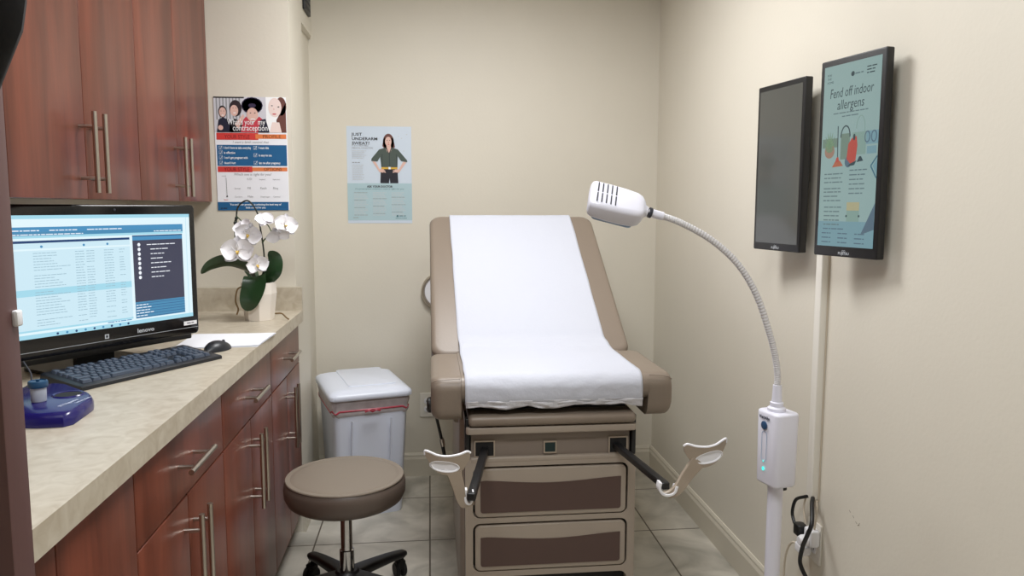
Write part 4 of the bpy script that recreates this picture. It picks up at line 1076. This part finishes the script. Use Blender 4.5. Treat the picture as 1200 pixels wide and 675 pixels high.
# head
hx = Vector((.965, -.10, -.245)).normalized(); wdir = Vector((-.26, -.72, -.62)); wdir = (wdir-hx*wdir.dot(hx)).normalized()
HO = d0 + Vector((-.004, 0, .001))       # neck end
HM = frame(HO, -hx, wdir)                 # x: away from the neck, y: width (down/towards camera), z: normal
if HM.col[2].z < 0:
    HM = frame(HO, -hx, -wdir)
sg = 1 if HM.col[1].z < 0 else -1
bm = bmesh.new(); rings = []
HLn = .132
for x, hw, ht, zc in [(.0, .012, .010, 0), (.006, .015, .012, 0), (.011, .027, .018, -.001), (.018, .036, .022, -.002), (.030, .041, .0245, -.003), (.06, .0445, .025, -.003), (.10, .046, .024, -.002), (.132, .0465, .022, -.001), (.139, .044, .019, 0), (.142, .039, .014, .001)]:
    rings.append([HM @ Vector((x, py, zc+pz)) for py, pz in rr(2*hw, 2*ht, min(.012, ht*.8), 5)])
loft(bm, rings); head = LL('lamp_head', bm, M['lamp_white'])
bm = bmesh.new(); rbox(bm, .100, .078, .006, .012, .002, HM @ T(.078, 0, -.028)); LL('light_lens', bm, M['lens'], head)
for r in range(2):
    for c in range(5):
        bm = bmesh.new(); rbox(bm, .0030, .033, .0016, .0014, .0004, HM @ T(.082+c*.0110, sg*(-.0195+r*.037), .0222), 3, 1)
        LL('vent_slot', bm, M['slot'], head)

# cable tidied on the pole
bm = bmesh.new()
tube(bm, [(.872, 1.79, .645), (.874, 1.80, .58), (.872, 1.80, .50), (.880, 1.80, .485), (.890, 1.80, .50), (.890, 1.80, .555), (.881, 1.80, .57), (.874, 1.80, .55), (.872, 1.80, .52)], .0035, 8)
LL('power_lead', bm, M['cream_plastic'])
bm = bmesh.new(); cyl(bm, (.885, 1.79, .65), (.888, 1.79, .605), .011); LL('lead_plug', bm, M['black'])

# ---------------------------------------------------------------- wall monitors
def wall_monitor(label, L3, R3, z0, z1, dep):
    Lp = Vector((L3[0], L3[1], z0)); Rp = Vector((R3[0], R3[1], z0)); a = (Rp-Lp); wd = a.length; a.normalize(); h = z1-z0
    mid = (Lp+Rp)/2
    t = thing('wall_monitor', label, 'monitor', (XR, mid.y, (z0+z1)/2), 0, None)
    mt = Matrix.Translation(-t.location) @ frame(Lp, a, (0, 0, 1))
    bm = bmesh.new(); rbox(bm, wd, h, dep, .004, .003, mt @ T(wd/2, h/2, -dep/2)); link('housing', bm, M['black'], t)
    bm = bmesh.new()
    rbox(bm, wd*.62, h*.70, .03, .01, .006, mt @ T(wd*.5, h*.5, -dep-.010)); link('rear_housing', bm, M['black_matte'], t)
    bm = bmesh.new(); c = mt @ Vector((wd/2, h/2, -dep)); rbox(bm, .10, .10, .006, .003, .002, T(-.0035, c.y, c.z) @ RY(PI/2)); cyl(bm, (-.004, c.y, c.z), (c.x, c.y, c.z), .02); link('wall_mount', bm, M['black_matte'], t)
    bz = .014
    return t, mt, wd, h
def logo(t, mt, wd):
    f = Flat(mt @ T(wd/2, .006, .0006)); f.step = .0002
    f.text('FUJITSU', 0, 0, .009, silver, 1, 'CENTER', fat=.0002, width=.038)
    for s in (-1, 1):
        pts = [(s*.003+.003*math.cos(a*PI/6), .009+.002*math.sin(a*PI/6)) for a in range(13)]
        f.line(pts, .0008, silver, 1)
    f.link('maker_lettering', t)
t, mt, wd, h = wall_monitor('black portrait wall monitor with a dark switched-off screen, left of the pair', (1.018, 2.313), (1.052, 2.079), 1.190, 1.687, .024)
f = Flat(mt @ T(0, 0, .0004)); f.rect(.012, .022, wd-.012, h-.016, M['screen_off'], 1); f.link('screen', t); logo(t, mt, wd)
t, mt, wd, h = wall_monitor('black portrait wall monitor showing an indoor allergens page, right of the pair', (1.018, 1.931), (1.062, 1.712), 1.195, 1.694, .022)
S = {k: mat('display_'+k, (20, 22, 22), .15, emit=c, es=.75) for k, c in dict(bg=(142, 168, 166), bg2=(126, 164, 174), bg3=(116, 152, 162), dark=(52, 70, 76), grey=(96, 118, 122), green=(112, 140, 112), olive=(110, 132, 120), red=(176, 76, 66), orange=(168, 96, 72), pot=(150, 120, 104), sand=(168, 164, 130), sage=(128, 156, 148), tri=(70, 110, 126), slate=(84, 106, 122)).items()}
scw, sch = wd-.028, h-.042
f = Flat(mt @ T(.014, .026, .0004)); f.step = .0002
X = lambda u: u*scw
Yv = lambda v: sch*(1-v)
def R(u0, v0, u1, v1, m, z=1): f.rect(X(u0), Yv(v1), X(u1), Yv(v0), S[m], z)
R(0, 0, 1, .86, 'bg', 0); R(0, .86, 1, 1, 'bg3', 1)
f.text('Fend off indoor', X(.5), Yv(.178), .034, S['dark'], 2, 'CENTER', shear=.12, width=X(.76)); f.text('allergens', X(.5), Yv(.245), .034, S['dark'], 2, 'CENTER', shear=.12, width=X(.47))
for i in range(3): f.text(['FOR', 'THE', 'HOME'][i], X(.06), Yv(.055+i*.02), .008, S['dark'], 2)
f.ell(X(.52), Yv(.065), .006, .006, S['dark'], 2); f.greek(X(.56), Yv(.07), X(.70), .006, S['grey'], 2)
for i in range(3): f.greek(X(.76), Yv(.048+i*.016), X(.92), .005, S['dark'], 2)
f.greek(X(.2), Yv(.268), X(.84), .005, S['grey'], 2); f.greek(X(.36), Yv(.288), X(.66), .005, S['grey'], 2)
R(.02, .40, .30, .45, 'olive', 1); R(.02, .45, .2, .49, 'bg', 1)
R(.36, .38, .52, .52, 'olive', 2); R(.56, .38, .80, .50, 'sage', 1)
# potted plant
f.ell(X(.16), Yv(.47), .018, .018, S['pot'], 3)
for k in range(7):
    a = -1.1+k*.37; f.poly([(X(.16)-.005, Yv(.455)), (X(.16)+.026*math.sin(a), Yv(.455)+.044*math.cos(a)), (X(.16)+.005, Yv(.455))], S['green'], 4)
f.ell(X(.16), Yv(.445), .016, .015, S['green'], 3)
# broom
f.line([(X(.30), Yv(.335)), (X(.315), Yv(.52))], .003, S['dark'], 3); f.poly([(X(.22), Yv(.56)), (X(.42), Yv(.555)), (X(.36), Yv(.525)), (X(.27), Yv(.53))], S['orange'], 4); f.poly([(X(.27), Yv(.535)), (X(.35), Yv(.53)), (X(.33), Yv(.505)), (X(.30), Yv(.507))], S['red'], 5)
# hose arches
f.line([(X(.44)+.016*math.cos(a), Yv(.40)+.028*math.sin(a)) for a in [PI*k/12 for k in range(13)]], .0035, S['dark'], 3)
f.line([(X(.70)+.014*math.cos(a), Yv(.36)+.030*math.sin(a)) for a in [PI*k/12 for k in range(13)]] , .0022, S['sage'], 3)
f.line([(X(.70)+.014, Yv(.36)), (X(.72)+.012, Yv(.47))], .0022, S['sage'], 3)
# vacuum cleaner
f.poly([(X(.48), Yv(.52)), (X(.50), Yv(.44)), (X(.56), Yv(.41)), (X(.64), Yv(.40)), (X(.66), Yv(.45)), (X(.64), Yv(.53)), (X(.56), Yv(.55))], S['red'], 5)
f.ell(X(.51), Yv(.535), .012, .014, S['slate'], 4); f.poly([(X(.50), Yv(.56)), (X(.62), Yv(.555)), (X(.66), Yv(.53)), (X(.55), Yv(.545))], S['dark'], 6)
f.ell(X(.60), Yv(.405), .004, .008, S['dark'], 6); f.poly([(X(.66), Yv(.54)), (X(.77), Yv(.535)), (X(.73), Yv(.51)), (X(.70), Yv(.51))], S['dark'], 4)
# sockets picture at right
for u in (.82, .93):
    pts = [(X(u)+.008*math.cos(a*PI/8), Yv(.41)+.013*math.sin(a*PI/8)) for a in range(17)]; f.line(pts, .003, S['slate'], 3)
R(.80, .38, 1, .45, 'bg3', 1); R(.82, .46, .98, .50, 'bg3', 1)
f.line([(X(.90), Yv(.565)), (X(1), Yv(.515))], .004, S['tri'], 3); f.line([(X(.90), Yv(.565)), (X(1), Yv(.63))], .004, S['tri'], 3)
f.poly([(X(.93), Yv(.565)), (X(1), Yv(.53)), (X(1), Yv(.615))], S['bg3'], 2)
for i in range(4): f.greek(X(.08), Yv(.60+i*.023+(.012 if i > 2 else 0)), X(.42-.03*(i % 2)), .0055, S['grey'], 2)
for i in range(3): f.greek(X(.08), Yv(.70+i*.024), X(.40-.03*(i % 2)), .0055, S['grey'], 2)
for i in range(6): f.greek(X(.54), Yv(.585+i*.025), X(.84-.03*(i % 3)), .0055, S['grey'], 2)
for i in range(5): f.greek(X(.10), Yv(.785+i*.024), X(.42-.03*(i % 2)), .0055, S['grey'], 2)
f.rect(X(.52), Yv(.86), X(.74), Yv(.755), S['sage'], 2); R(.52, .755, .74, .80, 'sand', 3); f.ell(X(.52), Yv(.83), .003, .003, S['dark'], 4, 10); f.ell(X(.74), Yv(.83), .003, .003, S['dark'], 4, 10)
f.poly([(X(.78), Yv(.93)), (X(1), Yv(.90)), (X(1), Yv(.76))], S['slate'], 2)
R(0, .89, .78, .93, 'bg3', 3); R(0, .93, 1, 1, 'bg3', 3)
f.greek(X(.1), Yv(.905), X(.5), .005, S['slate'], 4)
for r in range(3):
    for c in range(3): f.greek(X(.08+.3*c), Yv(.93+r*.025), X(.25+.3*c), .005, S['slate'], 4)
f.link('screen', t); logo(t, mt, wd)

# ---------------------------------------------------------------- cable raceway, outlet, cables on right wall
t = thing('cable_raceway', 'white cable raceway running down the right wall below the monitors', 'cable raceway', (XR, 2.03, .48))
bm = bmesh.new(); rbox(bm, .034, .72, .022, .003, .003, T(-.012, -.002, .36) @ RZ(-PI/2) @ RX(PI/2)); link('raceway_cover', bm, M['outlet'], t)
bm = bmesh.new(); fbox(bm, (-.004, -.022, 0), (-.0005, .022, .72)); link('raceway_base', bm, M['cream_plastic'], t, False)
ol = outlet('wall_outlet', 'white power outlet with plugs low on the right wall by the lamp', (XR, 2.02, .352), 1)
def free_cable(pts, r, m, label, name='power_cable'):
    bm = bmesh.new(); tube(bm, pts, r, 10); return tag(link(name, bm, m), label, 'cable')
bm = bmesh.new(); rbox(bm, .030, .045, .05, .008, .006, T(XR-.023, 2.00, .375)); 
pa = link('plug_adapter', bm, M['white']); tag(pa, 'white cube plug adapter in the right-hand wall outlet', 'plug adapter')
bm = bmesh.new(); lathe(bm, [(.001, 0), (.017, 0), (.017, .02), (.012, .034), (.001, .034)], T(XR-.039, 2.00, .365) @ RY(-PI/2) @ Matrix.Diagonal((1, 1, .7, 1)), 24)
pk = link('power_plug', bm, M['white']); tag(pk, 'round white plug on the front of the plug adapter', 'plug')
bm = bmesh.new(); rbox(bm, .03, .038, .034, .009, .004, T(XR-.035, 2.046, .378)); tube(bm, [(XR-.035, 2.065, .378), (XR-.035, 2.085, .385), (XR-.034, 2.10, .41), (XR-.03, 2.09, .45), (XR-.025, 2.05, .475), (XR-.018, 2.03, .485)], .005, 8)
tag(link('black_plug', bm, M['black']), 'black plug on a curved cord beside the white adapter', 'plug')
bm = bmesh.new(); rbox(bm, .032, .05, .028, .010, .006, T(XR-.030, 2.035, .325))
tag(link('lower_plug', bm, M['white']), 'white plug in the lower socket under the adapter', 'plug')
free_cable([(XR-.02, 2.01, .487), (XR-.035, 1.985, .478), (XR-.060, 1.935, .445), (XR-.072, 1.935, .41), (XR-.072, 1.958, .365), (XR-.068, 1.975, .31), (XR-.055, 1.955, .27), (XR-.045, 1.93, .25)], .006, M['black'], 'thick black cable dropping from the raceway in front of the outlet')
bm = bmesh.new(); rbox(bm, .022, .02, .05, .005, .004, T(XR-.044, 1.915, .235) @ RX(-.6)); tag(link('cable_connector', bm, M['black_matte']), 'black connector at the bottom end of the thick black cable', 'connector')
free_cable([(XR-.03, 2.055, .325), (XR-.035, 2.09, .318), (XR-.035, 2.12, .28), (XR-.035, 2.135, .22), (XR-.035, 2.13, .12), (XR-.04, 2.10, .02)], .0035, M['cream_plastic'], 'thin white cord curving down from the lower white plug')
free_cable([(XR-.018, 1.99, .487), (XR-.02, 1.985, .45), (XR-.022, 1.99, .402)], .003, M['cream_plastic'], 'short pale cord between the raceway and the plug adapter')
free_cable([(XR-.018, 2.045, .487), (XR-.02, 2.06, .44), (XR-.02, 2.045, .395)], .003, M['cream_plastic'], 'short pale cord left of the thick black cable, below the raceway')
free_cable([(.80, 1.74, .25), (.79, 1.735, .20), (.77, 1.73, .10), (.76, 1.70, .012), (.70, 1.6, .006)], .004, M['cream_plastic'], 'pale cord at the foot of the lamp pole')
f = Flat(frame((XR-.0004, 1.82, .50), (0, -1, 0), (0, 0, 1))); scf = inkm('scuff_mark', (120, 104, 88))
for (x, y, a) in [(-.03, .012, -.5), (-.012, .004, -.6), (.002, -.006, -.4), (.012, -.009, .3), (.016, -.004, 1.2)]:
    f.line([(x-.004*math.cos(a), y-.004*math.sin(a)), (x+.004*math.cos(a), y+.004*math.sin(a))], .0016, scf, 1)
tag(f.link('wall_scuff', None), 'small brown scuff marks on the bare right wall, right of the outlet', 'scuff mark')
